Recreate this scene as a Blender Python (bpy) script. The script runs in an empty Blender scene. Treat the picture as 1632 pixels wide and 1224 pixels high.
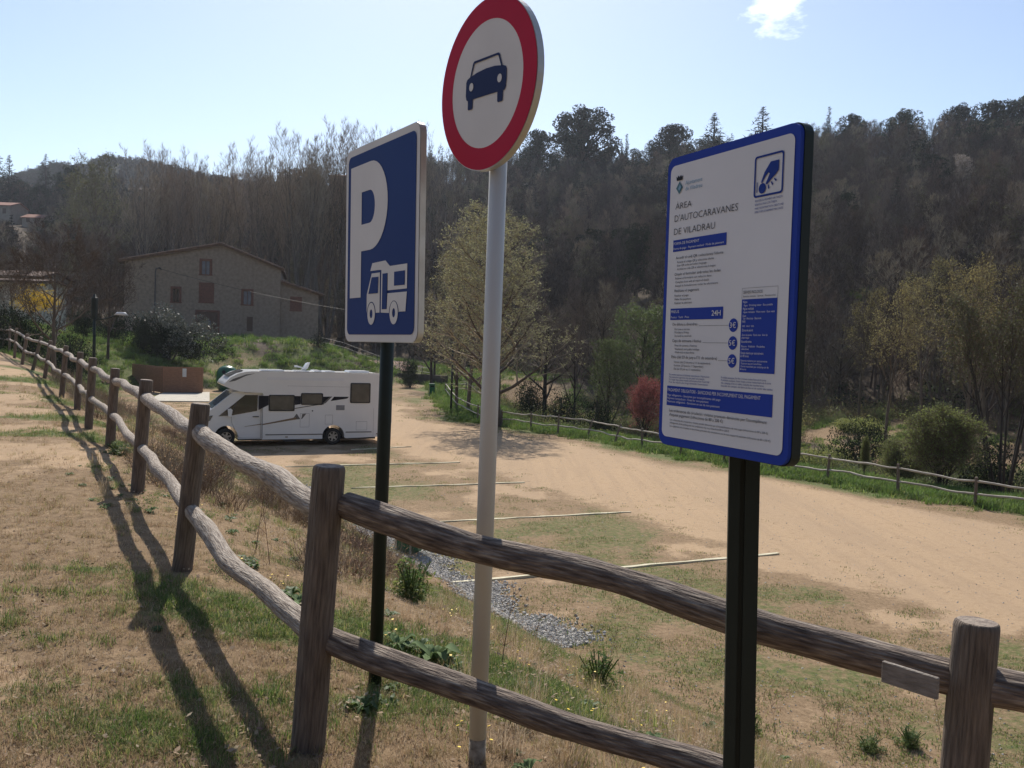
import bpy, math, random
import numpy as np
from mathutils import Vector, Matrix

S = bpy.context.scene
COL = S.collection
# ------------------------------------------------------------------ camera, sky, sun, exposure
FPX = 1400.0
CAM = np.array([0.0, 0.0, 4.3])
PITCH = math.atan(62 / 1400.0)
ROLL = math.radians(2.0)
_f = np.array([0, math.cos(PITCH), -math.sin(PITCH)])
_r0 = np.array([1.0, 0, 0])
_u0 = np.array([0, math.sin(PITCH), math.cos(PITCH)])
_R = _r0 * math.cos(ROLL) + _u0 * math.sin(ROLL)
_U = _u0 * math.cos(ROLL) - _r0 * math.sin(ROLL)
cd = bpy.data.cameras.new('camera')
cam = bpy.data.objects.new('camera', cd)
COL.objects.link(cam)
cd.sensor_width = 36
cd.lens = FPX / 1632 * 36
cd.clip_start = 0.1
cd.clip_end = 4000
M = Matrix([[_R[0], _U[0], -_f[0], 0], [_R[1], _U[1], -_f[1], 0], [_R[2], _U[2], -_f[2], 4.3], [0, 0, 0, 1]])
cam.matrix_world = M
S.camera = cam

SUN_EL = math.radians(44)
SUN_AZ = math.radians(-5)          # from +Y towards +X
w = bpy.data.worlds.new('World')
S.world = w
w.use_nodes = True
nt = w.node_tree
nt.nodes.clear()
sky = nt.nodes.new('ShaderNodeTexSky')
sky.sky_type = 'NISHITA'
sky.sun_disc = False
sky.sun_elevation = SUN_EL
sky.sun_rotation = SUN_AZ
sky.altitude = 800
sky.air_density = 1.0
sky.dust_density = 1.0
sky.ozone_density = 0.35
bg = nt.nodes.new('ShaderNodeBackground')
bg.inputs['Strength'].default_value = 0.128
wo = nt.nodes.new('ShaderNodeOutputWorld')
# a few thin wisps of cloud, strongest in one spot up to the right
tc = nt.nodes.new('ShaderNodeTexCoord')
def wn(t, **k):
    n = nt.nodes.new(t)
    for a, b in k.items():
        setattr(n, a, b)
    return n
cdir = Vector(tuple(_f + _R * (1240 - 816) / FPX + _U * (612 - 18) / FPX)).normalized()
dot = wn('ShaderNodeVectorMath', operation='DISTANCE')
nt.links.new(tc.outputs['Generated'], dot.inputs[0])
dot.inputs[1].default_value = cdir
mp = wn('ShaderNodeMapping')
mp.inputs['Scale'].default_value = (9, 9, 20)
nt.links.new(tc.outputs['Generated'], mp.inputs['Vector'])
nz = wn('ShaderNodeTexNoise')
nz.inputs['Scale'].default_value = 2.2
nz.inputs['Detail'].default_value = 6
nz.inputs['Roughness'].default_value = 0.6
nt.links.new(mp.outputs[0], nz.inputs['Vector'])
mr = wn('ShaderNodeMapRange')
mr.inputs['From Min'].default_value = 0.052
mr.inputs['From Max'].default_value = 0.0
mr.inputs['To Min'].default_value = -0.25
mr.inputs['To Max'].default_value = 0.25
nt.links.new(dot.outputs['Value'], mr.inputs['Value'])
ad = wn('ShaderNodeMath', operation='ADD')
nt.links.new(nz.outputs['Fac'], ad.inputs[0])
nt.links.new(mr.outputs[0], ad.inputs[1])
mr2 = wn('ShaderNodeMapRange')
mr2.inputs['From Min'].default_value = 0.52
mr2.inputs['From Max'].default_value = 1.0
nt.links.new(ad.outputs[0], mr2.inputs['Value'])
mxw = wn('ShaderNodeMixRGB')
nt.links.new(mr2.outputs[0], mxw.inputs['Fac'])
# thin bright veil in the air around the sun side
nt.links.new(sky.outputs[0], mxw.inputs['Color1'])
mxw.inputs['Color2'].default_value = (16, 16.5, 17, 1)
nt.links.new(mxw.outputs[0], bg.inputs['Color'])
nt.links.new(bg.outputs[0], wo.inputs['Surface'])

sl = bpy.data.lights.new('sun', 'SUN')
sl.energy = 5.0
sl.angle = math.radians(0.55)
sl.color = (1.0, 0.93, 0.83)
sun = bpy.data.objects.new('sun', sl)
COL.objects.link(sun)
sd = Vector((math.sin(SUN_AZ) * math.cos(SUN_EL), math.cos(SUN_AZ) * math.cos(SUN_EL), math.sin(SUN_EL)))
sun.rotation_euler = sd.to_track_quat('Z', 'Y').to_euler()
sun.location = (0, 0, 60)
S.view_settings.view_transform = 'Standard'
S.view_settings.look = 'None'
S.view_settings.exposure = 0.2
S.view_settings.gamma = 1.0
S.view_settings.use_curve_mapping = False
S.render.engine = 'CYCLES'
S.cycles.max_bounces = 6
S.cycles.transparent_max_bounces = 6

# ------------------------------------------------------------------ maths helpers
def ray(x, y):
    return _f + _R * (x - 816) / FPX + _U * (612 - y) / FPX
def P(x, y, Y):
    d = ray(x, y)
    return CAM + d * Y / d[1]
def project(X, Y, Z):
    vx, vy, vz = X - CAM[0], Y - CAM[1], Z - CAM[2]
    dz = vx * _f[0] + vy * _f[1] + vz * _f[2]
    dz = np.where(dz < 0.01, 0.01, dz)
    return (816 + FPX * (vx * _R[0] + vy * _R[1] + vz * _R[2]) / dz,
            612 - FPX * (vx * _U[0] + vy * _U[1] + vz * _U[2]) / dz)
def vnoise(X, Y, s=1.0, seed=0):
    X = np.asarray(X, float) / s; Y = np.asarray(Y, float) / s
    xi = np.floor(X).astype(np.int64); yi = np.floor(Y).astype(np.int64)
    fx = X - xi; fy = Y - yi
    fx = fx * fx * (3 - 2 * fx); fy = fy * fy * (3 - 2 * fy)
    def h(a, b):
        v = (a * 374761393 + b * 668265263 + seed * 1442695041) & 0x7fffffff
        v = ((v ^ (v >> 13)) * 1274126177) & 0x7fffffff
        return ((v ^ (v >> 16)) & 0xffff) / 65535.0
    return (h(xi, yi) * (1 - fx) + h(xi + 1, yi) * fx) * (1 - fy) + (h(xi, yi + 1) * (1 - fx) + h(xi + 1, yi + 1) * fx) * fy
def fbm(X, Y, s, seed=0, o=4):
    t = 0; a = 0.5; n = 0
    for i in range(o):
        t = t + a * vnoise(X, Y, s / 2 ** i, seed + i * 17); n += a; a *= 0.5
    return t / n
def sst(a, b, x):
    t = np.clip((x - a) / (b - a), 0, 1)
    return t * t * (3 - 2 * t)
def pdist(X, Y, pts):
    d = np.full(np.shape(X), 1e9)
    for (ax, ay), (bx, by) in zip(pts[:-1], pts[1:]):
        ex, ey = bx - ax, by - ay
        t = np.clip(((X - ax) * ex + (Y - ay) * ey) / (ex * ex + ey * ey), 0, 1)
        d = np.minimum(d, np.hypot(X - ax - t * ex, Y - ay - t * ey))
    return d
def inside(X, Y, pts):
    r = np.zeros(np.shape(X), bool)
    n = len(pts)
    for i in range(n):
        ax, ay = pts[i]; bx, by = pts[(i + 1) % n]
        c = ((ay > Y) != (by > Y)) & (X < (bx - ax) * (Y - ay) / (by - ay + 1e-12) + ax)
        r ^= c
    return r
LEFTLINE = [(40, -3), (20, 1.2), (9, 5.2), (4.0, 8.3), (0.97, 11.9), (-2.9, 18.9), (-12.3, 34), (-24.5, 53), (-28, 60), (-26.5, 67), (-20, 78), (-9, 89), (-7.5, 88.5)]
RIGHTLINE = [(-7.5, 88.5), (-5.9, 75), (-3.7, 57), (-2.0, 49), (0.9, 45.6), (3.6, 42.3), (5.8, 38.5), (8.2, 34.5), (10.9, 30.9), (12.4, 28.4), (14, 26.6), (22, 20.5), (45, 6), (48, -3)]
LOT = LEFTLINE[:-1] + RIGHTLINE
SKY_PX = [(-900, 255), (-200, 285), (0, 288), (80, 300), (200, 279), (350, 283), (440, 276), (560, 262), (700, 245), (820, 232), (900, 232), (1000, 240), (1100, 225), (1200, 215), (1300, 196), (1450, 190), (1632, 178), (1900, 165), (2600, 160)]
def ridge_elev(az):
    xs = np.array([p[0] for p in SKY_PX]); ys = np.array([p[1] for p in SKY_PX])
    px_ = 816 + FPX * np.tan(az)
    y = np.interp(px_, xs, ys)
    hor = 550 + (px_ - 816) * 0.035
    return (hor - y) / FPX * np.cos(az)
def ridge_dist(az):
    a = np.degrees(az)
    return np.interp(a, [-35, -20, -8, 5, 30], [320, 300, 270, 235, 200])
def masks(X, Y):
    d = np.minimum(pdist(X, Y, LEFTLINE), pdist(X, Y, RIGHTLINE))
    ins = inside(X, Y, LOT)
    return np.where(ins, -d, d), pdist(X, Y, LEFTLINE), pdist(X, Y, RIGHTLINE)
def terrain(X, Y):
    X = np.asarray(X, float); Y = np.asarray(Y, float)
    d, dl, dr = masks(X, Y)
    w_ = sst(-6, 6, dl - dr)
    plat = 2.63 + np.clip((Y - 9) / 41, 0, 1) * 0.42 - np.clip(0.1 * (X + 0.8), -0.12, 0.35) * sst(14, 8, Y)
    plat = plat + sst(74, 92, Y) * 1.0
    plat = plat + 1.75 * np.exp(-((X + 35) ** 2) / 95 - ((Y - 61) ** 2) / 60) + 1.0 * sst(-40, -60, X) * sst(40, 60, Y)
    bw = 5.5 + 2.0 * sst(45, 80, Y)
    tt = np.clip((d + .1) / bw, 0, 1.2)
    prof = np.where(tt < .8, tt, 1 - (1.2 - tt) ** 2 / .8)
    prof = prof - .05 * sst(.12, 0, tt) * tt
    # near the camera the edge of the path follows the fence line
    left = plat * prof + 0.05 * (fbm(X, Y, 1.6, 3) - 0.5) * sst(0.3, 2, d) + 0.4 * (fbm(X, Y, 7, 5) - 0.5) * sst(42, 56, Y) * sst(0, 4, d)
    right = -1.7 * sst(1.2, 9, d) + 4.2 * sst(11, 60, d) + 0.9 * (fbm(X, Y, 9, 9) - 0.5) * sst(3, 10, d)
    z = np.where(d > -0.5, left * (1 - w_) + right * w_ * sst(0, 1, d), 0)
    r = np.hypot(X, Y); az = np.arctan2(X, Y)
    azc = np.clip(az, -0.8, 0.8)
    Rr = ridge_dist(azc)
    r0 = np.interp(np.degrees(azc), [-35, -12, 0, 10, 30], [118, 118, 98, 82, 66])
    t = np.clip((r - r0) / (Rr - r0), 0, 1.0)
    top = ridge_elev(azc) * Rr - 9.0
    hill = np.maximum(top, 5) * (0.25 * t * t + 0.75 * t) * sst(0, 0.1, t)
    hill = hill + 5.0 * (fbm(X, Y, 45, 21) - 0.5) * sst(0.05, 0.3, t) * (1 - 0.5 * t)
    back = sst(math.radians(70), math.radians(45), np.abs(az)) * (Y > 0)
    z = z + hill * back - np.clip((r - Rr - 10) / 600, 0, 1) * 30 * back
    # unseen rise behind the path, added to block sky fill on shaded faces
    up = np.maximum(0, -Y - 10)
    z = z + 0.5 * np.minimum(up, 150) * sst(0, 14, up) + 4 * (fbm(X, Y, 30, 71) - .5) * sst(5, 30, up)
    z = z + 0.018 * (fbm(X, Y, 0.5, 31, 3) - 0.5) * (d < 12) + 0.03 * (fbm(X, Y, 3.5, 33, 2) - 0.5) * (d < -0.5)
    return z
def T(x, y):
    return float(terrain(np.array([x]), np.array([y]))[0])
_ts = np.exp(np.linspace(math.log(1.5), math.log(420), 2600))
def hit(x, y, zoff=0.0):
    d = ray(x, y)
    pts = CAM[None, :] + d[None, :] * _ts[:, None]
    g = terrain(pts[:, 0], pts[:, 1]) + zoff - pts[:, 2]
    i = np.argmax(g > 0)
    if i == 0:
        return pts[-1]
    a = g[i - 1] / (g[i - 1] - g[i])
    return pts[i - 1] * (1 - a) + pts[i] * a
def V(*a):
    return Vector(a)

# ------------------------------------------------------------------ materials
def new_mat(name):
    m = bpy.data.materials.new(name)
    m.use_nodes = True
    n = m.node_tree
    b = n.nodes['Principled BSDF']
    return m, n, b
def mat(name, c1, c2=None, scale=6.0, rough=0.85, bump=0.0, bscale=None, coord='Object', stretch=(1, 1, 1), metal=0.0, detail=5, contrast=(0.3, 0.7), spec=0.5, trans=0.0, coat=0.0, uv=False, c3=None, vary=0.0):
    m, n, b = new_mat(name)
    b.inputs['Roughness'].default_value = rough
    b.inputs['Metallic'].default_value = metal
    b.inputs['Specular IOR Level'].default_value = spec
    if coat:
        b.inputs['Coat Weight'].default_value = coat
    L = n.links.new
    t = n.nodes.new('ShaderNodeTexCoord')
    mpn = n.nodes.new('ShaderNodeMapping')
    mpn.inputs['Scale'].default_value = stretch
    L(t.outputs['UV' if uv else coord], mpn.inputs['Vector'])
    if c2 is None:
        c2 = tuple(x * 0.86 for x in c1)
    no = n.nodes.new('ShaderNodeTexNoise')
    no.inputs['Scale'].default_value = scale
    no.inputs['Detail'].default_value = detail
    L(mpn.outputs[0], no.inputs['Vector'])
    cr = n.nodes.new('ShaderNodeValToRGB')
    cr.color_ramp.elements[0].position = contrast[0]
    cr.color_ramp.elements[1].position = contrast[1]
    cr.color_ramp.elements[0].color = (*c1, 1)
    cr.color_ramp.elements[1].color = (*c2, 1)
    if c3:
        e = cr.color_ramp.elements.new((contrast[0] + contrast[1]) / 2)
        e.color = (*c3, 1)
    L(no.outputs['Fac'], cr.inputs['Fac'])
    outc = cr.outputs[0]
    if vary:
        oi = n.nodes.new('ShaderNodeObjectInfo'); hs = n.nodes.new('ShaderNodeHueSaturation')
        m1 = n.nodes.new('ShaderNodeMapRange'); m1.inputs['To Min'].default_value = 1 - vary; m1.inputs['To Max'].default_value = 1 + vary * 1.3
        L(oi.outputs['Random'], m1.inputs['Value']); L(m1.outputs[0], hs.inputs['Value'])
        m2 = n.nodes.new('ShaderNodeMath'); m2.operation = 'MULTIPLY'; m2.inputs[1].default_value = 7.31; L(oi.outputs['Random'], m2.inputs[0])
        m3 = n.nodes.new('ShaderNodeMath'); m3.operation = 'FRACT'; L(m2.outputs[0], m3.inputs[0])
        m4 = n.nodes.new('ShaderNodeMapRange'); m4.inputs['To Min'].default_value = .487; m4.inputs['To Max'].default_value = .52; L(m3.outputs[0], m4.inputs['Value']); L(m4.outputs[0], hs.inputs['Hue'])
        L(outc, hs.inputs['Color']); outc = hs.outputs[0]
    L(outc, b.inputs['Base Color'])
    if trans:
        tr = n.nodes.new('ShaderNodeBsdfTranslucent')
        L(outc, tr.inputs['Color'])
        mx = n.nodes.new('ShaderNodeMixShader')
        mx.inputs[0].default_value = trans
        L(b.outputs[0], mx.inputs[1]); L(tr.outputs[0], mx.inputs[2])
        L(mx.outputs[0], n.nodes['Material Output'].inputs['Surface'])
    if bump:
        n2 = n.nodes.new('ShaderNodeTexNoise')
        n2.inputs['Scale'].default_value = bscale or scale * 3
        n2.inputs['Detail'].default_value = 4
        L(mpn.outputs[0], n2.inputs['Vector'])
        bp = n.nodes.new('ShaderNodeBump')
        bp.inputs['Strength'].default_value = min(1, bump)
        bp.inputs['Distance'].default_value = 0.02 if bump <= 1 else 0.02 * bump
        L(n2.outputs['Fac'], bp.inputs['Height'])
        L(bp.outputs[0], b.inputs['Normal'])
    return m

MT = {}
MT['log'] = mat('weathered_log', (0.52, 0.46, 0.385), (0.15, 0.115, 0.09), 3.0, 0.9, 0.9, 5, uv=True, stretch=(9, 3.0, 1), detail=8, contrast=(0.28, 0.72), c3=(0.33, 0.275, 0.225))
MT['logshade'] = mat('weathered_log_shade', (0.44, 0.375, 0.30), (0.075, 0.055, 0.045), 3.0, 0.9, 0.9, 5, uv=True, stretch=(9, 3.0, 1), detail=8, contrast=(0.26, 0.66), c3=(0.20, 0.155, 0.125))  # same log wood, with the near rail's shade darkened into its colour
MT['farrail'] = mat('sun_bleached_rail', (0.50, 0.45, 0.38), (0.30, 0.26, 0.21), 3.0, 0.9, 0.4)
MT['post'] = mat('brown_post_wood', (0.25, 0.195, 0.15), (0.085, 0.065, 0.052), 3.0, 0.88, 0.8, 6, uv=True, stretch=(14, 2.2, 1), detail=8, contrast=(0.3, 0.7), c3=(0.165, 0.13, 0.102))
MT['plank'] = mat('grey_plank', (0.30, 0.265, 0.23), (0.17, 0.145, 0.125), 20, 0.9, 0.5, 60, stretch=(1, 1, 6))
MT['endgrain'] = mat('end_grain', (0.36, 0.30, 0.24), (0.16, 0.12, 0.1), 40, 0.9, 0.5)
MT['steel'] = mat('galvanised_pole', (0.58, 0.58, 0.56), (0.50, 0.50, 0.48), 3, 0.55, 0.05, stretch=(1, 1, .3), metal=0.15)
MT['dirtysteel'] = mat('soil_splashed_pole', (0.42, 0.36, 0.28), (0.16, 0.12, 0.08), 30, 0.9, 0.2)
MT['darkgreen'] = mat('dark_green_paint', (0.009, 0.017, 0.014), (0.014, 0.023, 0.020), 5, 0.5, 0.05, spec=0.3)
MT['blue'] = mat('sign_blue', (0.010, 0.034, 0.16), (0.012, 0.040, 0.18), 2, 0.6, spec=0.12)
MT['blueframe'] = mat('board_blue', (0.020, 0.050, 0.32), (0.024, 0.056, 0.35), 2, 0.6, spec=0.12)
MT['white'] = mat('sign_white', (0.70, 0.69, 0.68), (0.62, 0.61, 0.60), 3, 0.6, spec=0.12)
MT['boardwhite'] = mat('board_white', (0.72, 0.72, 0.74), (0.64, 0.64, 0.66), 2, 0.6, spec=0.12)
MT['red'] = mat('sign_red', (0.46, 0.014, 0.050), (0.40, 0.012, 0.045), 3, 0.6, spec=0.12)
MT['navy'] = mat('icon_navy', (0.012, 0.02, 0.09), None, 3, 0.45, spec=0.1)
MT['iconblue'] = mat('icon_blue', (0.012, 0.04, 0.26), None, 3, 0.45, spec=0.1)
MT['skyblue'] = mat('logo_blue', (0.18, 0.33, 0.46), None, 3, 0.45)
MT['teal'] = mat('logo_teal', (0.02, 0.12, 0.16), None, 3, 0.45)
MT['ink'] = mat('black_ink', (0.02, 0.02, 0.025), None, 3, 0.5, spec=0.1)
MT['softink'] = mat('small_ink', (0.045, 0.045, 0.06), None, 3, 0.5, spec=0.1)
MT['alu'] = mat('aluminium_edge', (0.55, 0.55, 0.53), (0.45, 0.43, 0.40), 10, 0.4, metal=0.5)
MT['whitelead'] = mat('caravan_white', (0.80, 0.80, 0.79), (0.75, 0.75, 0.74), 1.5, 0.22, coat=0.3)
MT['cabwhite'] = mat('cab_white', (0.76, 0.77, 0.79), (0.72, 0.73, 0.75), 1.5, 0.2, coat=0.4)
MT['glass'] = mat('dark_glass', (0.015, 0.017, 0.018), None, 1, 0.06, spec=0.7)
MT['smoke'] = mat('acrylic_window', (0.10, 0.095, 0.085), (0.05, 0.05, 0.045), 2.5, 0.15, spec=0.6)
MT['windscreen'] = mat('windscreen', (0.10, 0.15, 0.18), (0.05, 0.08, 0.10), 3, 0.06, spec=0.9)
MT['rubber'] = mat('rubber', (0.018, 0.018, 0.018), None, 20, 0.8)
MT['plastic'] = mat('grey_plastic', (0.07, 0.07, 0.072), None, 6, 0.6)
MT['seal'] = mat('panel_gap', (0.25, 0.25, 0.26), None, 6, 0.7)
MT['hub'] = mat('alloy', (0.5, 0.5, 0.5), (0.3, 0.3, 0.3), 6, 0.35, metal=0.6)
MT['gold'] = mat('bronze_stripe', (0.22, 0.15, 0.09), None, 6, 0.4)
MT['greystripe'] = mat('grey_stripe', (0.12, 0.12, 0.12), None, 6, 0.4)
MT['shed'] = mat('cedar_boards', (0.33, 0.175, 0.105), (0.23, 0.12, 0.07), 5, 0.8, 0.3, stretch=(1, 1, 5))
MT['concrete'] = mat('concrete', (0.50, 0.46, 0.38), (0.40, 0.37, 0.31), 2, 0.9, 0.2)
MT['igloo'] = mat('recycling_green', (0.008, 0.11, 0.045), (0.007, 0.085, 0.04), 2, 0.35)
MT['bin'] = mat('bin_green', (0.008, 0.13, 0.06), (0.008, 0.10, 0.05), 4, 0.4)
MT['edging'] = mat('pale_edging', (0.70, 0.64, 0.46), (0.5, 0.46, 0.32), 6, 0.9, 0.3)
MT['stone'] = mat('rubble_wall', (0.36, 0.285, 0.215), (0.21, 0.163, 0.122), 3.2, 0.95, 0.9, 9, detail=9, contrast=(0.25, 0.75), c3=(0.29, 0.228, 0.172))
MT['brickred'] = mat('brick_surround', (0.22, 0.10, 0.065), (0.14, 0.07, 0.05), 6, 0.9)
MT['rooftile'] = mat('roof_tiles', (0.25, 0.15, 0.1), (0.12, 0.08, 0.06), 3, 0.9, 0.6, 8)
MT['darktile'] = mat('dark_tiles', (0.13, 0.075, 0.05), (0.07, 0.045, 0.035), 3, 0.95, 0.6, 8)  # darker copy of the roof tile colour
MT['farroof'] = mat('red_roof', (0.27, 0.12, 0.08), (0.19, 0.085, 0.06), 2, 0.9, 0.3)
MT['render'] = mat('cream_render', (0.36, 0.30, 0.235), (0.28, 0.235, 0.185), 1, 0.9)
MT['plaster'] = mat('pale_plaster', (0.60, 0.55, 0.46), (0.3, 0.27, 0.22), 3, 0.95, 0.5, contrast=(.4, .62))
MT['shutter'] = mat('wood_shutter', (0.12, 0.07, 0.045), None, 5, 0.7)
MT['pane'] = mat('window_pane', (0.16, 0.19, 0.23), (0.10, 0.12, 0.15), 2, 0.08, spec=0.9)
MT['darkstone'] = mat('retaining_stone', (0.10, 0.085, 0.068), (0.05, 0.042, 0.035), 1.6, 0.95, 1.0, 5)
MT['paving'] = mat('pink_paving', (0.42, 0.26, 0.20), (0.34, 0.2, 0.16), 2, 0.9)
MT['cable'] = mat('cable', (0.02, 0.02, 0.02), None, 2, 0.6)
MT['gravel'] = mat('grey_stone_chips', (0.56, 0.53, 0.48), (0.27, 0.255, 0.23), 1.3, 0.85, 0.4, 30, contrast=(0.3, 0.7))
MT['bark'] = mat('bark_grey_brown', (0.15, 0.115, 0.088), (0.08, 0.062, 0.048), 4, 0.95, 0.6, 20, stretch=(1, 1, .3), vary=0.45)
MT['barkdark'] = mat('bark_dark', (0.05, 0.038, 0.03), (0.03, 0.023, 0.02), 4, 0.95, 0.4)
MT['barkpale'] = mat('bark_pale', (0.20, 0.17, 0.135), (0.12, 0.10, 0.08), 4, 0.95, 0.4)
MT['twig'] = mat('twigs_grey_brown', (0.18, 0.14, 0.112), (0.10, 0.078, 0.064), 0.6, 0.95, vary=0.45)
MT['twigbrown'] = mat('twigs_brown', (0.16, 0.11, 0.08), (0.09, 0.062, 0.046), 0.6, 0.95, vary=0.45)
MT['darktwig'] = mat('twigs_dark', (0.085, 0.062, 0.05), (0.05, 0.037, 0.03), 0.6, 0.95, vary=0.45)
MT['poplartwig'] = mat('poplar_twigs', (0.40, 0.33, 0.25), (0.25, 0.20, 0.155), 0.6, 0.95, vary=0.2)
MT['twigpale'] = mat('twigs_pale', (0.34, 0.28, 0.20), (0.2, 0.16, 0.12), 0.6, 0.95, vary=0.22)
MT['bud'] = mat('spring_buds', (0.36, 0.35, 0.18), (0.23, 0.225, 0.12), 1.2, 0.8, trans=0.35, vary=0.22)
MT['budolive'] = mat('olive_buds', (0.13, 0.13, 0.055), (0.085, 0.085, 0.04), 1.2, 0.8, trans=0.3, vary=0.45)
MT['budgold'] = mat('golden_buds', (0.32, 0.27, 0.11), (0.18, 0.155, 0.07), 1.2, 0.8, trans=0.35, vary=0.22)
MT['springleaf'] = mat('spring_leaves', (0.25, 0.29, 0.09), (0.14, 0.17, 0.055), 1.5, 0.7, trans=0.5)
MT['willow'] = mat('willow_leaves', (0.17, 0.20, 0.07), (0.10, 0.125, 0.045), 1.5, 0.7, trans=0.35, vary=0.22)
MT['redleaf'] = mat('red_plum_leaves', (0.42, 0.13, 0.12), (0.24, 0.075, 0.07), 1.5, 0.7, trans=0.35)
MT['pine'] = mat('pine_needles', (0.028, 0.042, 0.02), (0.014, 0.022, 0.012), 0.8, 0.8, vary=0.45)
MT['oak'] = mat('evergreen_oak', (0.035, 0.05, 0.024), (0.018, 0.026, 0.014), 0.8, 0.9, spec=0.15, vary=0.45)
MT['oaklight'] = mat('evergreen_olive', (0.06, 0.075, 0.035), (0.03, 0.042, 0.022), 0.8, 0.9, spec=0.15, vary=0.45)
MT['glintleaf'] = mat('painted_glint_leaves', (0.30, 0.31, 0.25), (0.13, 0.145, 0.10), 5, 0.5, spec=0.6, vary=0.22)  # sun glint put into the leaf colour as a pale tone
MT['yellow'] = mat('forsythia_flowers', (0.80, 0.55, 0.02), (0.6, 0.4, 0.015), 2, 0.7, trans=0.3)
MT['blossom'] = mat('blossom', (0.5, 0.45, 0.40), (0.35, 0.30, 0.26), 2, 0.8, trans=0.3)
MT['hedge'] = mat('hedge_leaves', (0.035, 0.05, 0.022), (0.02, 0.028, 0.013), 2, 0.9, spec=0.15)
MT['straw'] = mat('dry_grass', (0.46, 0.335, 0.19), (0.24, 0.165, 0.095), 0.9, 0.85, trans=0.45, coord='Object', vary=0.22)
MT['straw2'] = mat('bleached_grass', (0.60, 0.49, 0.35), (0.40, 0.31, 0.21), 0.9, 0.85, trans=0.45)
MT['grass'] = mat('green_grass', (0.14, 0.215, 0.045), (0.075, 0.115, 0.028), 0.9, 0.7, trans=0.4, vary=0.22)
MT['grassyel'] = mat('yellow_green_grass', (0.33, 0.34, 0.11), (0.20, 0.21, 0.07), 0.9, 0.7, trans=0.5, vary=0.22)
MT['lush'] = mat('lush_grass', (0.19, 0.28, 0.06), (0.10, 0.15, 0.035), 0.5, 0.7, trans=0.4, vary=0.22)
MT['weed'] = mat('weed_leaves', (0.12, 0.19, 0.06), (0.07, 0.115, 0.04), 6, 0.6, trans=0.5)
MT['weedgrey'] = mat('grey_green_leaves', (0.15, 0.215, 0.09), (0.09, 0.135, 0.06), 6, 0.85, spec=0.2, trans=0.2)
MT['deadbrush'] = mat('dead_brambles', (0.20, 0.13, 0.09), (0.10, 0.065, 0.048), 1.5, 0.9, vary=0.22)
MT['flower'] = mat('yellow_petals', (0.85, 0.6, 0.03), None, 2, 0.6)

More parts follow.
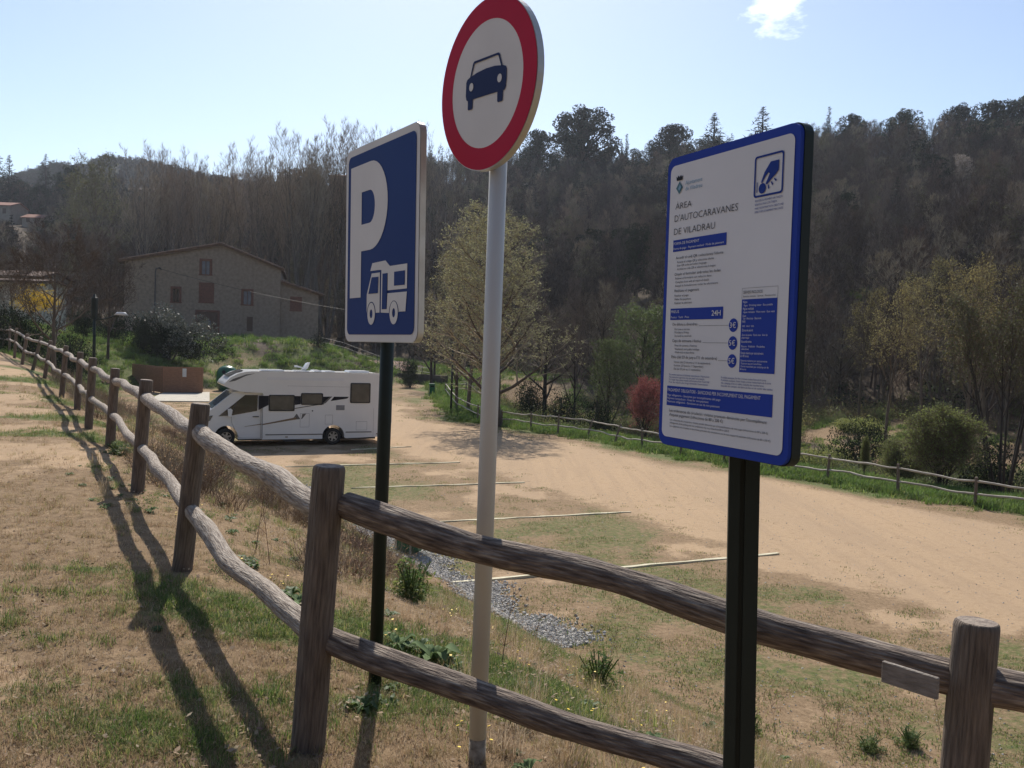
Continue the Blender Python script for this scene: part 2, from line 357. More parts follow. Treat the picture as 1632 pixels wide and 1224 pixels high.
# ------------------------------------------------------------------ mesh building
class MB:
    def __init__(s):
        s.v = []; s.f = []; s.m = []; s.uv = []; s.has_uv = False
    def add(s, vs, fs, mi=0, uvs=None):
        o = len(s.v)
        s.v.extend([tuple(q) for q in vs])
        for i, f in enumerate(fs):
            s.f.append(tuple(o + k for k in f)); s.m.append(mi)
            if uvs is not None:
                s.uv.append(uvs[i]); s.has_uv = True
            else:
                s.uv.append([(0, 0)] * len(f))
    def box(s, c, d, rot=None, mi=0, bev=0.0):
        x, y, z = d[0] / 2, d[1] / 2, d[2] / 2
        if bev <= 0:
            vs = [V(a, b, e) for a in (-x, x) for b in (-y, y) for e in (-z, z)]
            fs = [(0, 1, 3, 2), (4, 6, 7, 5), (0, 4, 5, 1), (2, 3, 7, 6), (0, 2, 6, 4), (1, 5, 7, 3)]
        else:
            b_ = min(bev, x * .9, y * .9)
            ring = [(-x + b_, -y), (x - b_, -y), (x, -y + b_), (x, y - b_), (x - b_, y), (-x + b_, y), (-x, y - b_), (-x, -y + b_)]
            rin = [(px * (1 - b_ / x), py * (1 - b_ / y)) for px, py in ring]
            vs = [V(a, b, -z) for a, b in ring] + [V(a, b, z - b_) for a, b in ring] + [V(a, b, z) for a, b in rin]
            fs = [tuple(range(7, -1, -1)), tuple(range(16, 24))]
            for k in range(8):
                n = (k + 1) % 8
                fs += [(k, n, 8 + n, 8 + k), (8 + k, 8 + n, 16 + n, 16 + k)]
        c = V(*c)
        vs = [(rot @ q if rot else q) + c for q in vs]
        s.add(vs, fs, mi)
    def tube(s, pts, rad, n=6, mi=0, cap=True, uvl=1.0, capmi=None, round_=False, dent=None):
        pts = [V(*p) for p in pts]
        N = len(pts)
        vs = []; fs = []; uv = []
        acc = 0
        up = V(0.137, 0.311, 0.941)
        ls = []
        for i in range(N):
            t = (pts[min(i + 1, N - 1)] - pts[max(i - 1, 0)])
            t = t.normalized() if t.length > 1e-9 else V(0, 0, 1)
            a = up.cross(t)
            if a.length < .1:
                a = V(1, 0, 0).cross(t)
            a.normalize(); b = t.cross(a)
            r = rad[i] if hasattr(rad, '__len__') else rad
            if i: acc += (pts[i] - pts[i - 1]).length
            ls.append(acc * uvl)
            for k in range(n):
                an = 2 * math.pi * k / n
                rr = r * (dent(i / max(1, N - 1), an) if dent else 1)
                vs.append(pts[i] + (a * math.cos(an) + b * math.sin(an)) * rr)
        for i in range(N - 1):
            for k in range(n):
                k2 = (k + 1) % n
                fs.append((i * n + k, i * n + k2, (i + 1) * n + k2, (i + 1) * n + k))
                uv.append([(k / n, ls[i]), ((k + 1) / n, ls[i]), ((k + 1) / n, ls[i + 1]), (k / n, ls[i + 1])])
        s.add(vs, fs, mi, uv)
        if cap:
            o = len(s.v) - len(vs)
            cm = mi if capmi is None else capmi
            for base, rev in ((0, True), ((N - 1) * n, False)):
                f = [o + base + k for k in range(n)]
                if rev: f.reverse()
                s.f.append(tuple(f)); s.m.append(cm); s.uv.append([(0, 0)] * n)
    def prism(s, poly, fr, z0, z1, mi=0, mi_side=None):
        """poly 2-D in frame fr=(origin,u,v,n), from depth z0 to z1 along n"""
        o, u, v, n = fr
        k = len(poly)
        vs = [o + u * a + v * b + n * z0 for a, b in poly] + [o + u * a + v * b + n * z1 for a, b in poly]
        s.add(vs, [tuple(range(k)), tuple(range(2 * k - 1, k - 1, -1))], mi)
        s.add(vs, [(i, k + i, k + (i + 1) % k, (i + 1) % k) for i in range(k)], mi if mi_side is None else mi_side)
    def sheet(s, poly, fr, z, mi=0):
        o, u, v, n = fr
        s.add([o + u * a + v * b + n * z for a, b in poly], [tuple(range(len(poly)))], mi)
    def build(s, name, mats, parent=None, world=True, smooth=False, mesh_only=False):
        me = bpy.data.meshes.new(name)
        vs = s.v
        if parent is not None and world:
            inv = (Matrix.Translation(parent.location) @ parent.rotation_euler.to_matrix().to_4x4()).inverted()
            vs = [tuple(inv @ V(*q)) for q in vs]
        me.from_pydata(vs, [], s.f)
        if not isinstance(mats, (list, tuple)): mats = [mats]
        for m in mats: me.materials.append(MT[m] if isinstance(m, str) else m)
        if max(s.m, default=0) > 0:
            me.polygons.foreach_set('material_index', s.m)
        if s.has_uv:
            ul = me.uv_layers.new(name='UVMap')
            ul.data.foreach_set('uv', [c for f in s.uv for p in f for c in p])
        if smooth:
            me.polygons.foreach_set('use_smooth', [True] * len(me.polygons))
        me.update()
        if mesh_only: return me
        o = bpy.data.objects.new(name, me)
        COL.objects.link(o)
        if parent is not None: o.parent = parent
        return o
def tag(o, label=None, cat=None, group=None, kind=None):
    if label: o['label'] = label
    if cat: o['category'] = cat
    if group: o['group'] = group
    if kind: o['kind'] = kind
    return o
def empty(name, loc, rz=0.0, label=None, cat=None, group=None):
    o = bpy.data.objects.new(name, None)
    o.empty_display_size = 0.2
    o.location = V(*loc); o.rotation_euler = (0, 0, rz)
    COL.objects.link(o)
    return tag(o, label, cat, group)
def copy_tree(o, loc, rz=None, sc=None, label=None):
    c = o.copy(); COL.objects.link(c)
    c.location = V(*loc)
    if rz is not None: c.rotation_euler = (0, 0, rz)
    if sc is not None: c.scale = sc if hasattr(sc, '__len__') else (sc, sc, sc)
    if label: c['label'] = label
    for ch in o.children:
        d = ch.copy(); COL.objects.link(d); d.parent = c
        for g in ch.children:
            e = g.copy(); COL.objects.link(e); e.parent = d
    return c
def circ(r, n=40, cx=0, cy=0, ry=None):
    ry = ry or r
    return [(cx + r * math.cos(2 * math.pi * k / n), cy + ry * math.sin(2 * math.pi * k / n)) for k in range(n)]
def rrect(w_, h_, r, cx=0, cy=0, n=6):
    out = []
    for sx, sy, a0 in ((1, 1, 0), (-1, 1, 90), (-1, -1, 180), (1, -1, 270)):
        for k in range(n + 1):
            a = math.radians(a0 + 90 * k / n)
            out.append((cx + sx * (w_ / 2 - r) + r * math.cos(a), cy + sy * (h_ / 2 - r) + r * math.sin(a)))
    return out
def rect(x0, y0, x1, y1):
    return [(x0, y0), (x1, y0), (x1, y1), (x0, y1)]

# ------------------------------------------------------------------ ground sheet
def axis(lo, hi, fine_lo, fine_hi, step, growth):
    a = list(np.arange(fine_lo, fine_hi, step))
    s_ = step; x = a[-1]
    while x < hi:
        s_ *= growth; s_ = min(s_, 60); x += s_; a.append(x)
    s_ = step; x = a[0]; b = []
    while x > lo:
        s_ *= growth; s_ = min(s_, 60); x -= s_; b.append(x)
    return np.array(b[::-1] + a)
gx = axis(-1200, 1200, -5.5, 5.5, 0.075, 1.018)
gy = axis(-300, 1600, 1.0, 12.0, 0.075, 1.016)
GX, GY = np.meshgrid(gx, gy)
GZ = terrain(GX, GY)
def ground_fields(X, Y):
    d, dl, dr = masks(X, Y)
    n1 = fbm(X, Y, 2.6, 41); n2 = fbm(X, Y, 9, 43); n3 = fbm(X, Y, 0.8, 47, 3)
    ins = d < 0
    # bare sand of the drive
    bay = sst(9.0, 6.0, dl + 2.2 * (n2 - 0.5)) * ins
    verge = sst(5.0, 1.5, dr + 5 * (n2 - 0.5)) * ins
    far = sst(52, 66, Y + 10 * (n2 - .5)) * ins
    grassy = np.clip(np.maximum(np.maximum(bay * 0.9, verge), far * 0.75), 0, 1)
    nearlow = sst(17, 11, Y) * ins
    grassy = np.clip(np.maximum(grassy, nearlow * 0.8), 0, 1)
    sand = np.where(ins, 1 - grassy * sst(0.28, 0.60, 0.62 * n1 + 0.38 * n3 + 0.17 * verge + .03), 0)
    # path in front of the fence, bank
    path = (d > 5.0) & (dl < dr) & (Y < 60)
    bare = path * sst(0.36, 0.60, fbm(X * 1.0, Y * 1.0, 1.9, 53)) * 0.85 * sst(4.8, 6.3, d)
    sand = np.maximum(sand, bare)
    green = np.zeros_like(X)
    leftout = (d > 0) & (dl <= dr)
    rightout = (d > 0) & (dl > dr)
    green = np.where(ins, (0.10 + 0.5 * sst(0.42, 0.66, n1) + 0.6 * sst(2.2, .4, dr) * (.35 + 1.0 * n3)) * (1 - sand), green)
    gp = fbm(X * 0.55, Y * 1.2, 1.5, 61)
    green = np.where(leftout & (Y < 55), 0.95 * sst(0.47, 0.68, gp) * sst(7.5, 5.2, d) + 0.72 * sst(0.53, 0.72, gp), green)
    green = np.where(leftout & (Y >= 50), 0.45 + 0.55 * sst(0.34, 0.6, fbm(X, Y, 5, 63)), green)
    green = np.where(rightout, (.5 + .8 * (n1 - .2)) * sst(9, 1, d) + 0.55 * sst(0.42, 0.62, fbm(X, Y, 7, 65)), green)
    r = np.hypot(X, Y); az = np.arctan2(X, Y)
    r0 = np.interp(np.degrees(np.clip(az, -.8, .8)), [-35, -12, 0, 10, 30], [110, 108, 88, 70, 58])
    litter = sst(-4, 12, r - r0 + 14 * (fbm(X, Y, 12, 67) - .5)) * (Y > 0)
    litter = np.maximum(litter, rightout * sst(3.5, 6, d) * sst(16, 9, d) * (0.3))
    litter = np.maximum(litter, leftout * (Y > 50) * (Y < 96) * 0.75 * sst(0.45, 0.58, fbm(X, Y, 5, 75)))
    litter = np.maximum(litter, rightout * 0.8 * sst(0.56, 0.66, fbm(X, Y, 8, 69)) * sst(5, 9, d))
    litter = np.maximum(litter, sst(-9, -16, Y + 6 * (fbm(X, Y, 8, 73) - .5)))  # dark litter cover on the added rise behind the path
    sand = sand * (Y > -9)
    return sand, green, litter, d, dl, dr
SA, GR, LI, DD, DL, DR = ground_fields(GX, GY)
ny, nx = GX.shape
verts = np.stack([GX.ravel(), GY.ravel(), GZ.ravel()], 1)
ii = (np.arange(ny - 1)[:, None] * nx + np.arange(nx - 1)[None, :]).ravel()
quads = np.stack([ii, ii + 1, ii + nx + 1, ii + nx], 1)
gm = bpy.data.meshes.new('ground')
gm.vertices.add(len(verts)); gm.vertices.foreach_set('co', verts.ravel())
gm.loops.add(quads.size); gm.loops.foreach_set('vertex_index', quads.ravel())
gm.polygons.add(len(quads)); gm.polygons.foreach_set('loop_start', np.arange(0, quads.size, 4))
gm.update(calc_edges=True)
gm.polygons.foreach_set('use_smooth', [True] * len(quads))
at = gm.color_attributes.new('cover', 'FLOAT_COLOR', 'POINT')
at.data.foreach_set('color', np.stack([SA.ravel(), GR.ravel(), LI.ravel(), np.ones(SA.size)], 1).ravel())
gmat, gn, gb = new_mat('earth_and_grass')
def gnode(t, **k):
    n = gn.nodes.new(t)
    for a, b in k.items(): setattr(n, a, b)
    return n
L = gn.links.new
gtc = gnode('ShaderNodeTexCoord')
def gnoise(scale, detail=6, rough=.6, st=None):
    n = gnode('ShaderNodeTexNoise'); n.inputs['Scale'].default_value = scale
    n.inputs['Detail'].default_value = detail; n.inputs['Roughness'].default_value = rough
    if st:
        m_ = gnode('ShaderNodeMapping'); m_.inputs['Scale'].default_value = st
        L(gtc.outputs['Object'], m_.inputs['Vector']); L(m_.outputs[0], n.inputs['Vector'])
    else:
        L(gtc.outputs['Object'], n.inputs['Vector'])
    return n.outputs['Fac']
def gramp(fac, stops):
    r_ = gnode('ShaderNodeValToRGB')
    els = r_.color_ramp.elements
    els[0].position, els[0].color = stops[0][0], (*stops[0][1], 1)
    els[1].position, els[1].color = stops[-1][0], (*stops[-1][1], 1)
    for p_, c_ in stops[1:-1]:
        e = els.new(p_); e.color = (*c_, 1)
    L(fac, r_.inputs['Fac'])
    return r_.outputs[0]
def gmix(fac, a, b):
    m_ = gnode('ShaderNodeMixRGB'); L(fac, m_.inputs[0]); L(a, m_.inputs[1]); L(b, m_.inputs[2])
    return m_.outputs[0]
def gsharp(attr, noise, k=0.5, lo=0.35, hi=0.65):
    a = gnode('ShaderNodeMath', operation='MULTIPLY_ADD'); L(noise, a.inputs[0]); a.inputs[1].default_value = k
    L(attr, a.inputs[2])
    m_ = gnode('ShaderNodeMapRange'); m_.inputs['From Min'].default_value = lo + k / 2; m_.inputs['From Max'].default_value = hi + k / 2
    L(a.outputs[0], m_.inputs['Value'])
    return m_.outputs[0]
ga = gnode('ShaderNodeAttribute', attribute_name='cover')
sep = gnode('ShaderNodeSeparateColor'); L(ga.outputs['Color'], sep.inputs[0])
fine = gnoise(34, 8, .7); mid = gnoise(5, 7, .65); big = gnoise(0.5, 5); tiny = gnoise(150, 3)
grain = gnoise(11, 10, .8, (1, 1, 1))
sandc = gramp(mid, [(0.3, (0.37, 0.255, 0.15)), (0.5, (0.43, 0.305, 0.19)), (0.72, (0.32, 0.215, 0.125))])
track = gnoise(1.0, 5, .6, (0.28, 0.06, 1))
sandc = gmix(gramp(track, [(0.42, (0, 0, 0)), (0.60, (0.45, .45, .45)), (.7, (0, 0, 0))]), sandc, gramp(fine, [(0.3, (0.30, 0.215, 0.14)), (0.7, (0.40, 0.29, 0.19))]))
rmap = gnode('ShaderNodeMapping'); rmap.inputs['Rotation'].default_value = (0, 0, math.radians(-24)); rmap.inputs['Scale'].default_value = (1.9, 0.08, 1); L(gtc.outputs['Object'], rmap.inputs['Vector'])
rn = gnode('ShaderNodeTexNoise'); rn.inputs['Scale'].default_value = 1.0; rn.inputs['Detail'].default_value = 4; L(rmap.outputs[0], rn.inputs['Vector'])
sandc = gmix(gramp(rn.outputs['Fac'], [(0.50, (0, 0, 0)), (0.58, (.3, .3, .3)), (0.66, (0, 0, 0))]), sandc, gramp(fine, [(0.3, (0.26, 0.18, 0.115)), (0.7, (0.37, 0.265, 0.175))]))
peb = gnode('ShaderNodeTexVoronoi'); peb.inputs['Scale'].default_value = 9; L(gtc.outputs['Object'], peb.inputs['Vector'])
sandc = gmix(gramp(peb.outputs['Distance'], [(0.05, (.7, .7, .7)), (0.13, (0, 0, 0))]), sandc, gramp(fine, [(0.3, (0.24, 0.19, 0.15)), (0.7, (0.5, 0.42, 0.32))]))
dryc = gramp(grain, [(0.3, (0.10, 0.067, 0.038)), (0.45, (0.215, 0.146, 0.085)), (0.6, (0.30, 0.21, 0.125)), (0.75, (0.42, 0.315, 0.20))])
grc = gramp(grain, [(0.3, (0.045, 0.065, 0.02)), (0.5, (0.105, 0.125, 0.04)), (0.7, (0.18, 0.18, 0.07))])
litc = gramp(mid, [(0.3, (0.05, 0.038, 0.028)), (0.5, (0.09, 0.068, 0.048)), (0.7, (0.14, 0.105, 0.07))])
clump = gnoise(7, 6, .75)
c = gmix(gsharp(sep.outputs['Green'], clump, 1.3), dryc, grc)
c = gmix(gsharp(sep.outputs['Red'], clump, 1.1), c, sandc)
c = gmix(gsharp(sep.outputs['Blue'], mid, .5), c, litc)
L(c, gb.inputs['Base Color'])
gb.inputs['Roughness'].default_value = 0.95
gb.inputs['Specular IOR Level'].default_value = 0.15
bp1 = gnode('ShaderNodeBump'); bp1.inputs['Strength'].default_value = 0.7; bp1.inputs['Distance'].default_value = 0.03
L(grain, bp1.inputs['Height'])
bp2 = gnode('ShaderNodeBump'); bp2.inputs['Strength'].default_value = 0.5; bp2.inputs['Distance'].default_value = 0.006
L(tiny, bp2.inputs['Height']); L(bp1.outputs[0], bp2.inputs['Normal'])
L(bp2.outputs[0], gb.inputs['Normal'])
gm.materials.append(gmat)
ground = bpy.data.objects.new('ground', gm)
COL.objects.link(ground)
tag(ground, 'sandy ground with dry grass, the banks and the wooded hillside', kind='structure')

# distant rounded hill beyond the left ridge
mb = MB()
nn = 60
prof = [(-260, 300), (0, 280), (60, 266), (90, 259), (130, 252), (170, 247), (215, 249), (250, 258), (300, 270), (400, 290), (520, 320)]
rows = []
for j in range(14):
    for i in range(nn):
        px_ = -260 + 780 * i / (nn - 1)
        yy = np.interp(px_, [q[0] for q in prof], [q[1] for q in prof])
        t = j / 13
        Y_ = 400 + 160 * t
        top = (550 + (px_ - 816) * .035 - yy) / FPX
        z = 2.0 + top * 540 * math.sin(t * math.pi / 2) ** 1.2 - 12 * (1 - t) + 6 * (vnoise(px_, Y_, 40, 4) - .5)
        rows.append(((px_ - 816) / FPX * Y_, Y_, float(z)))
mb.add(rows, [(j * nn + i, j * nn + i + 1, (j + 1) * nn + i + 1, (j + 1) * nn + i) for j in range(13) for i in range(nn - 1)])
MT['farhill'] = mat('far_wooded_slope', (0.02, 0.026, 0.02), (0.012, 0.016, 0.013), 0.05, 0.95, 0.0, detail=8)
HILLPTS = np.array(rows).reshape(14, nn, 3)
tag(mb.build('distant_hill', 'farhill', smooth=True), 'rounded brown hill far beyond the left ridge', kind='structure')

# ------------------------------------------------------------------ scatter with geometry nodes
PROTO = bpy.data.collections.new('prototypes')
def proto_coll(name, meshes):
    c_ = bpy.data.collections.new(name)
    for i, me in enumerate(meshes):
        o = bpy.data.objects.new('%s_%02d' % (name, i), me)
        c_.objects.link(o)
    return c_
def scatter(name, coll, X, Y, Z, scl, label, cat, rot=None, seed=1, zs=None, kind='stuff'):
    n = len(X)
    me = bpy.data.meshes.new(name)
    me.vertices.add(n)
    me.vertices.foreach_set('co', np.stack([X, Y, Z], 1).ravel())
    rg = np.random.default_rng(seed)
    if rot is None:
        rot = np.stack([rg.normal(0, .08, n), rg.normal(0, .08, n), rg.uniform(0, 6.283, n)], 1)
    a = me.attributes.new('rotv', 'FLOAT_VECTOR', 'POINT'); a.data.foreach_set('vector', rot.ravel())
    sc3 = np.stack([scl, scl, scl if zs is None else zs], 1)
    a = me.attributes.new('sclv', 'FLOAT_VECTOR', 'POINT'); a.data.foreach_set('vector', sc3.ravel())
    a = me.attributes.new('pick', 'INT', 'POINT'); a.data.foreach_set('value', rg.integers(0, len(coll.objects), n).astype(np.int32))
    o = bpy.data.objects.new(name, me); COL.objects.link(o)
    g = bpy.data.node_groups.new(name, 'GeometryNodeTree')
    g.interface.new_socket('Geometry', in_out='INPUT', socket_type='NodeSocketGeometry')
    g.interface.new_socket('Geometry', in_out='OUTPUT', socket_type='NodeSocketGeometry')
    gi = g.nodes.new('NodeGroupInput'); go = g.nodes.new('NodeGroupOutput')
    ip = g.nodes.new('GeometryNodeInstanceOnPoints')
    ci = g.nodes.new('GeometryNodeCollectionInfo')
    ci.inputs['Collection'].default_value = coll
    ci.inputs['Separate Children'].default_value = True
    ci.inputs['Reset Children'].default_value = True
    ip.inputs['Pick Instance'].default_value = True
    def na(nm, dt):
        q = g.nodes.new('GeometryNodeInputNamedAttribute'); q.data_type = dt; q.inputs['Name'].default_value = nm
        return q.outputs['Attribute']
    g.links.new(gi.outputs[0], ip.inputs['Points'])
    g.links.new(ci.outputs[0], ip.inputs['Instance'])
    g.links.new(na('pick', 'INT'), ip.inputs['Instance Index'])
    g.links.new(na('rotv', 'FLOAT_VECTOR'), ip.inputs['Rotation'])
    g.links.new(na('sclv', 'FLOAT_VECTOR'), ip.inputs['Scale'])
    g.links.new(ip.outputs[0], go.inputs[0])
    md = o.modifiers.new('scatter', 'NODES'); md.node_group = g
    return tag(o, label, cat, kind=kind)

# ------------------------------------------------------------------ plants
def rnd_dir(rg):
    a = rg.uniform(0, 2 * math.pi); z = rg.uniform(-1, 1); r = math.sqrt(1 - z * z)
    return V(r * math.cos(a), r * math.sin(a), z)
def grow(rg, H, r0, spec, wood, crown, trunk_pts=7, lean=(0, 0), trunk_wob=0.05, twig_w=0.012, twig_n=4, twig_len=0.5, leaf=None, split=None, twig_mi=0, limb_in_wood=1, twig_up=.3):
    """spec: list of (children, angle deg, length ratio, up bias, first position, wobble); crown gets levels above limb_in_wood"""
    tips = []
    def perp(d):
        a = d.cross(V(0.3, 0.9, 0.2)); a.normalize(); return a, d.cross(a)
    def seg(level, p, d, Ln, r):
        n = (trunk_pts, 5, 4, 3, 3)[min(level, 4)]
        pts = [p.copy()]; rads = [r]
        wob = trunk_wob if level == 0 else spec[level - 1][5]
        ub = 0.0 if level == 0 else spec[level - 1][3]
        dirs = [d.copy()]
        q = p.copy(); dd = d.copy()
        for i in range(n):
            dd = (dd + rnd_dir(rg) * wob + V(0, 0, 1) * ub).normalized()
            q = q + dd * (Ln / n)
            pts.append(q.copy()); dirs.append(dd.copy())
            t = (i + 1) / n
            rads.append(r * ((1 - t) * 0.88 + 0.12))
        if level <= limb_in_wood:
            wood.tube(pts, rads, (9, 5, 4)[min(level, 2)], cap=False)
        else:
            crown.tube(pts, rads, 3, mi=twig_mi, cap=False)
        def at(t):
            x = t * n; i = min(int(x), n - 1); a = x - i
            return pts[i].lerp(pts[i + 1], a), dirs[i + 1], rads[i] * (1 - a) + rads[i + 1] * a
        if level < len(spec):
            nc, ang, ratio, _, tmin, _w = spec[level]
            az0 = rg.uniform(0, 6.28)
            for k in range(nc):
                t = tmin + (1 - tmin) * ((k + rg.random()) / nc) ** 0.9
                b, bd, br = at(min(t, .995))
                az = az0 + k * 2.4 + rg.uniform(-.4, .4)
                a1, a2 = perp(bd)
                an = math.radians(ang * rg.uniform(.7, 1.25))
                nd = bd * math.cos(an) + (a1 * math.cos(az) + a2 * math.sin(az)) * math.sin(an)
                seg(level + 1, b, nd.normalized(), Ln * ratio * (1.15 - 0.65 * (t - tmin) / (1 - tmin)) * rg.uniform(.8, 1.15), br * .62)
        else:
            for k in range(twig_n):
                t = rg.uniform(.15, 1)
                b, bd, br = at(t)
                nd = (bd * .8 + rnd_dir(rg) * .75 + V(0, 0, twig_up)).normalized()
                tl = twig_len * rg.uniform(.5, 1.2)
                e = b + nd * tl
                sd_ = nd.cross(rnd_dir(rg)).normalized() * twig_w * .5
                crown.add([b - sd_, b + sd_, e], [(0, 1, 2)], twig_mi)
                if leaf:
                    for _ in range(leaf[0]):
                        lp = b.lerp(e, rg.uniform(.1, 1.05)) + rnd_dir(rg) * leaf[2]
                        u = rnd_dir(rg) * leaf[1] * rg.uniform(.6, 1.3); v_ = u.cross(rnd_dir(rg))
                        crown.add([lp - u * .5, lp + v_ * .38, lp + u * .5, lp - v_ * .38], [(0, 1, 2, 3)], 1)
    d0 = V(lean[0], lean[1], 1).normalized()
    if split:
        for k in range(split):
            a = 6.28 * k / split + rg.uniform(-.4, .4)
            sp = rg.uniform(.05, .22)
            seg(0, V(math.cos(a) * .12 * r0 * 8, math.sin(a) * .12 * r0 * 8, -.2), V(math.cos(a) * sp, math.sin(a) * sp, 1).normalized(), H * rg.uniform(.8, 1), r0 * rg.uniform(.6, 1))
    else:
        seg(0, V(0, 0, -.3), d0, H, r0)
def fit(mbs, H):
    zmax = max(max(v[2] for v in m_.v) for m_ in mbs if m_.v)
    k = H / zmax
    for m_ in mbs:
        m_.v = [(v[0] * k, v[1] * k, v[2] * k) for v in m_.v]
def tree_meshes(seed, H, r0, spec, mats_w, mats_c, **k):
    rg = random.Random(seed); a, b = MB(), MB()
    grow(rg, H, r0, spec, a, b, **k)
    fit([a, b], H)
    return a.build('trunk', mats_w, mesh_only=True, smooth=True), b.build('crown', mats_c, mesh_only=True)
def place_tree(name, meshes, loc, rz, sc, label, cat='tree', group=None):
    e = empty(name, loc, rz, label, cat, group)
    e.scale = sc if hasattr(sc, '__len__') else (sc, sc, sc)
    for nm, me in zip(('trunk', 'crown'), meshes):
        if me is None: continue
        o = bpy.data.objects.new(nm, me); COL.objects.link(o); o.parent = e
    return e
def join_mesh(name, pair_list):
    """merge trunk+crown meshes into one prototype mesh (for scatters)"""
    mats = []; V_ = []; F_ = []; MI = []
    off = 0
    for me in pair_list:
        idx = []
        for m_ in me.materials:
            if m_ not in mats: mats.append(m_)
            idx.append(mats.index(m_))
        co = np.empty(len(me.vertices) * 3); me.vertices.foreach_get('co', co)
        V_ += [tuple(q) for q in co.reshape(-1, 3)]
        for p_ in me.polygons:
            F_.append([off + i for i in p_.vertices]); MI.append(idx[p_.material_index])
        off += len(me.vertices)
    o = bpy.data.meshes.new(name); o.from_pydata(V_, [], F_)
    for m_ in mats: o.materials.append(m_)
    o.polygons.foreach_set('material_index', MI)
    o.update()
    return o
def leafball(mb, rg, c_, rx, ry, rz, n, s, mi=0, shell=.55, aspect=.6):
    for _ in range(n):
        d = rnd_dir(rg); k = rg.uniform(shell, 1) ** .6
        p_ = V(c_[0] + d.x * rx * k, c_[1] + d.y * ry * k, c_[2] + d.z * rz * k)
        u = rnd_dir(rg) * s * rg.uniform(.6, 1.3)
        v_ = u.cross(rnd_dir(rg)) * aspect
        mb.add([p_ - u * .5, p_ + v_ * .5, p_ + u * .5, p_ - v_ * .5], [(0, 1, 2, 3)], mi)
def evergreen(seed, H, W, clumps, n, s, mats_c='oak', trunk_frac=.35, wood='barkdark', flat=.55, size=.3):
    rg = random.Random(seed); a, b = MB(), MB()
    a.tube([(0, 0, -.4), (rg.uniform(-.1, .1) * W * .3, 0, H * .3), (rg.uniform(-.1, .1) * W, 0, H * .6), (0, 0, H * .88)], [W * .05, W * .04, W * .028, W * .01], 7, cap=False)
    for k in range(clumps):
        t = rg.random()
        z = H * (trunk_frac + (1 - trunk_frac) * t * .9)
        env = W / 2 * math.sqrt(max(0.03, 1 - (abs(t - .38) / .66) ** 2))
        an = rg.uniform(0, 6.28); rr = env * math.sqrt(rg.random()) * .85
        c_ = (rr * math.cos(an), rr * math.sin(an), z)
        rs = W * size * rg.uniform(.55, 1.0) * .6
        leafball(b, rg, c_, rs, rs, rs * flat, n, s)
        a.tube([(0, 0, z * .7), c_], [W * .014, W * .005], 4, cap=False)
    fit([a, b], H)
    return a.build('trunk', wood, mesh_only=True, smooth=True), b.build('crown', mats_c, mesh_only=True)
def conifer(seed, H, W, whorls, per, mats_c='pine', droop=.25, dens=10, needle=.35, base=.12):
    rg = random.Random(seed); a, b = MB(), MB()
    a.tube([(0, 0, -.4), (0, 0, H * .5), (0, 0, H)], [W * .045, W * .025, .02], 7, cap=False)
    for k in range(whorls):
        t = k / (whorls - 1)
        z = H * (base + (1 - base) * t * .98)
        Ln = W / 2 * (1 - t) ** .8 * rg.uniform(.75, 1.1) + .12
        for j in range(per):
            an = rg.uniform(0, 6.28)
            d = V(math.cos(an), math.sin(an), -droop + .5 * t)
            L_ = Ln * rg.uniform(.6, 1.1)
            e = V(0, 0, z) + d * L_
            a.tube([(0, 0, z), e], [.03 * (1 - t) + .01, .006], 3, cap=False)
            for _ in range(max(3, int(dens * L_ / (W / 2) + 2))):
                f_ = rg.uniform(.15, 1.05)
                p_ = V(0, 0, z) + d * L_ * f_
                u = (d.normalized() * .7 + rnd_dir(rg) * .7).normalized() * needle * rg.uniform(.5, 1.1) * (1.1 - .6 * t)
                sd_ = u.cross(rnd_dir(rg)) * .35
                b.add([p_ - sd_ * .5, p_ + sd_ * .5, p_ + u], [(0, 1, 2)])
    fit([a, b], H)
    return a.build('trunk', 'barkdark', mesh_only=True, smooth=True), b.build('crown', mats_c, mesh_only=True)
def bush(seed, rx, ry, rz, lumps, n, s, mats, stems=10, second=0.0, size=.45, wood='barkdark', aspect=.6, toplit=False):
    rg = random.Random(seed); a, b = MB(), MB()
    for k in range(lumps):
        d = rnd_dir(rg); d.z = abs(d.z)
        k_ = rg.uniform(.2, .8)
        c_ = (d.x * rx * k_, d.y * ry * k_, rz * .18 + d.z * rz * k_ * .85)
        q = rg.uniform(.6, 1.1) * size
        leafball(b, rg, c_, rx * q, ry * q, rz * q * .8, n, s, (0 if (d.z * k_ + .25 * d.x * k_ > .42 or rg.random() < .1) else 1) if toplit else (1 if rg.random() < second else 0), aspect=aspect)  # toplit gives upper right lumps the first colour, a painted sunlit fringe
    for k in range(stems):
        an = rg.uniform(0, 6.28); r_ = rg.uniform(.2, .8)
        a.tube([(rg.uniform(-.1, .1) * rx, rg.uniform(-.1, .1) * ry, -.2), (math.cos(an) * rx * r_ * .5, math.sin(an) * ry * r_ * .5, rz * .5), (math.cos(an) * rx * r_, math.sin(an) * ry * r_, rz * .85)], [.03 * rz / 1.5, .02 * rz / 1.5, .006], 4, cap=False)
    return a.build('stems', wood, mesh_only=True, smooth=True), b.build('foliage', mats, mesh_only=True)
def place_bush(name, meshes, loc, rz, sc, label, cat='bush', group=None):
    e = empty(name, loc, rz, label, cat, group)
    e.scale = sc if hasattr(sc, '__len__') else (sc, sc, sc)
    for nm, me in zip(('stems', 'foliage'), meshes):
        o = bpy.data.objects.new(nm, me); COL.objects.link(o); o.parent = e
    return e
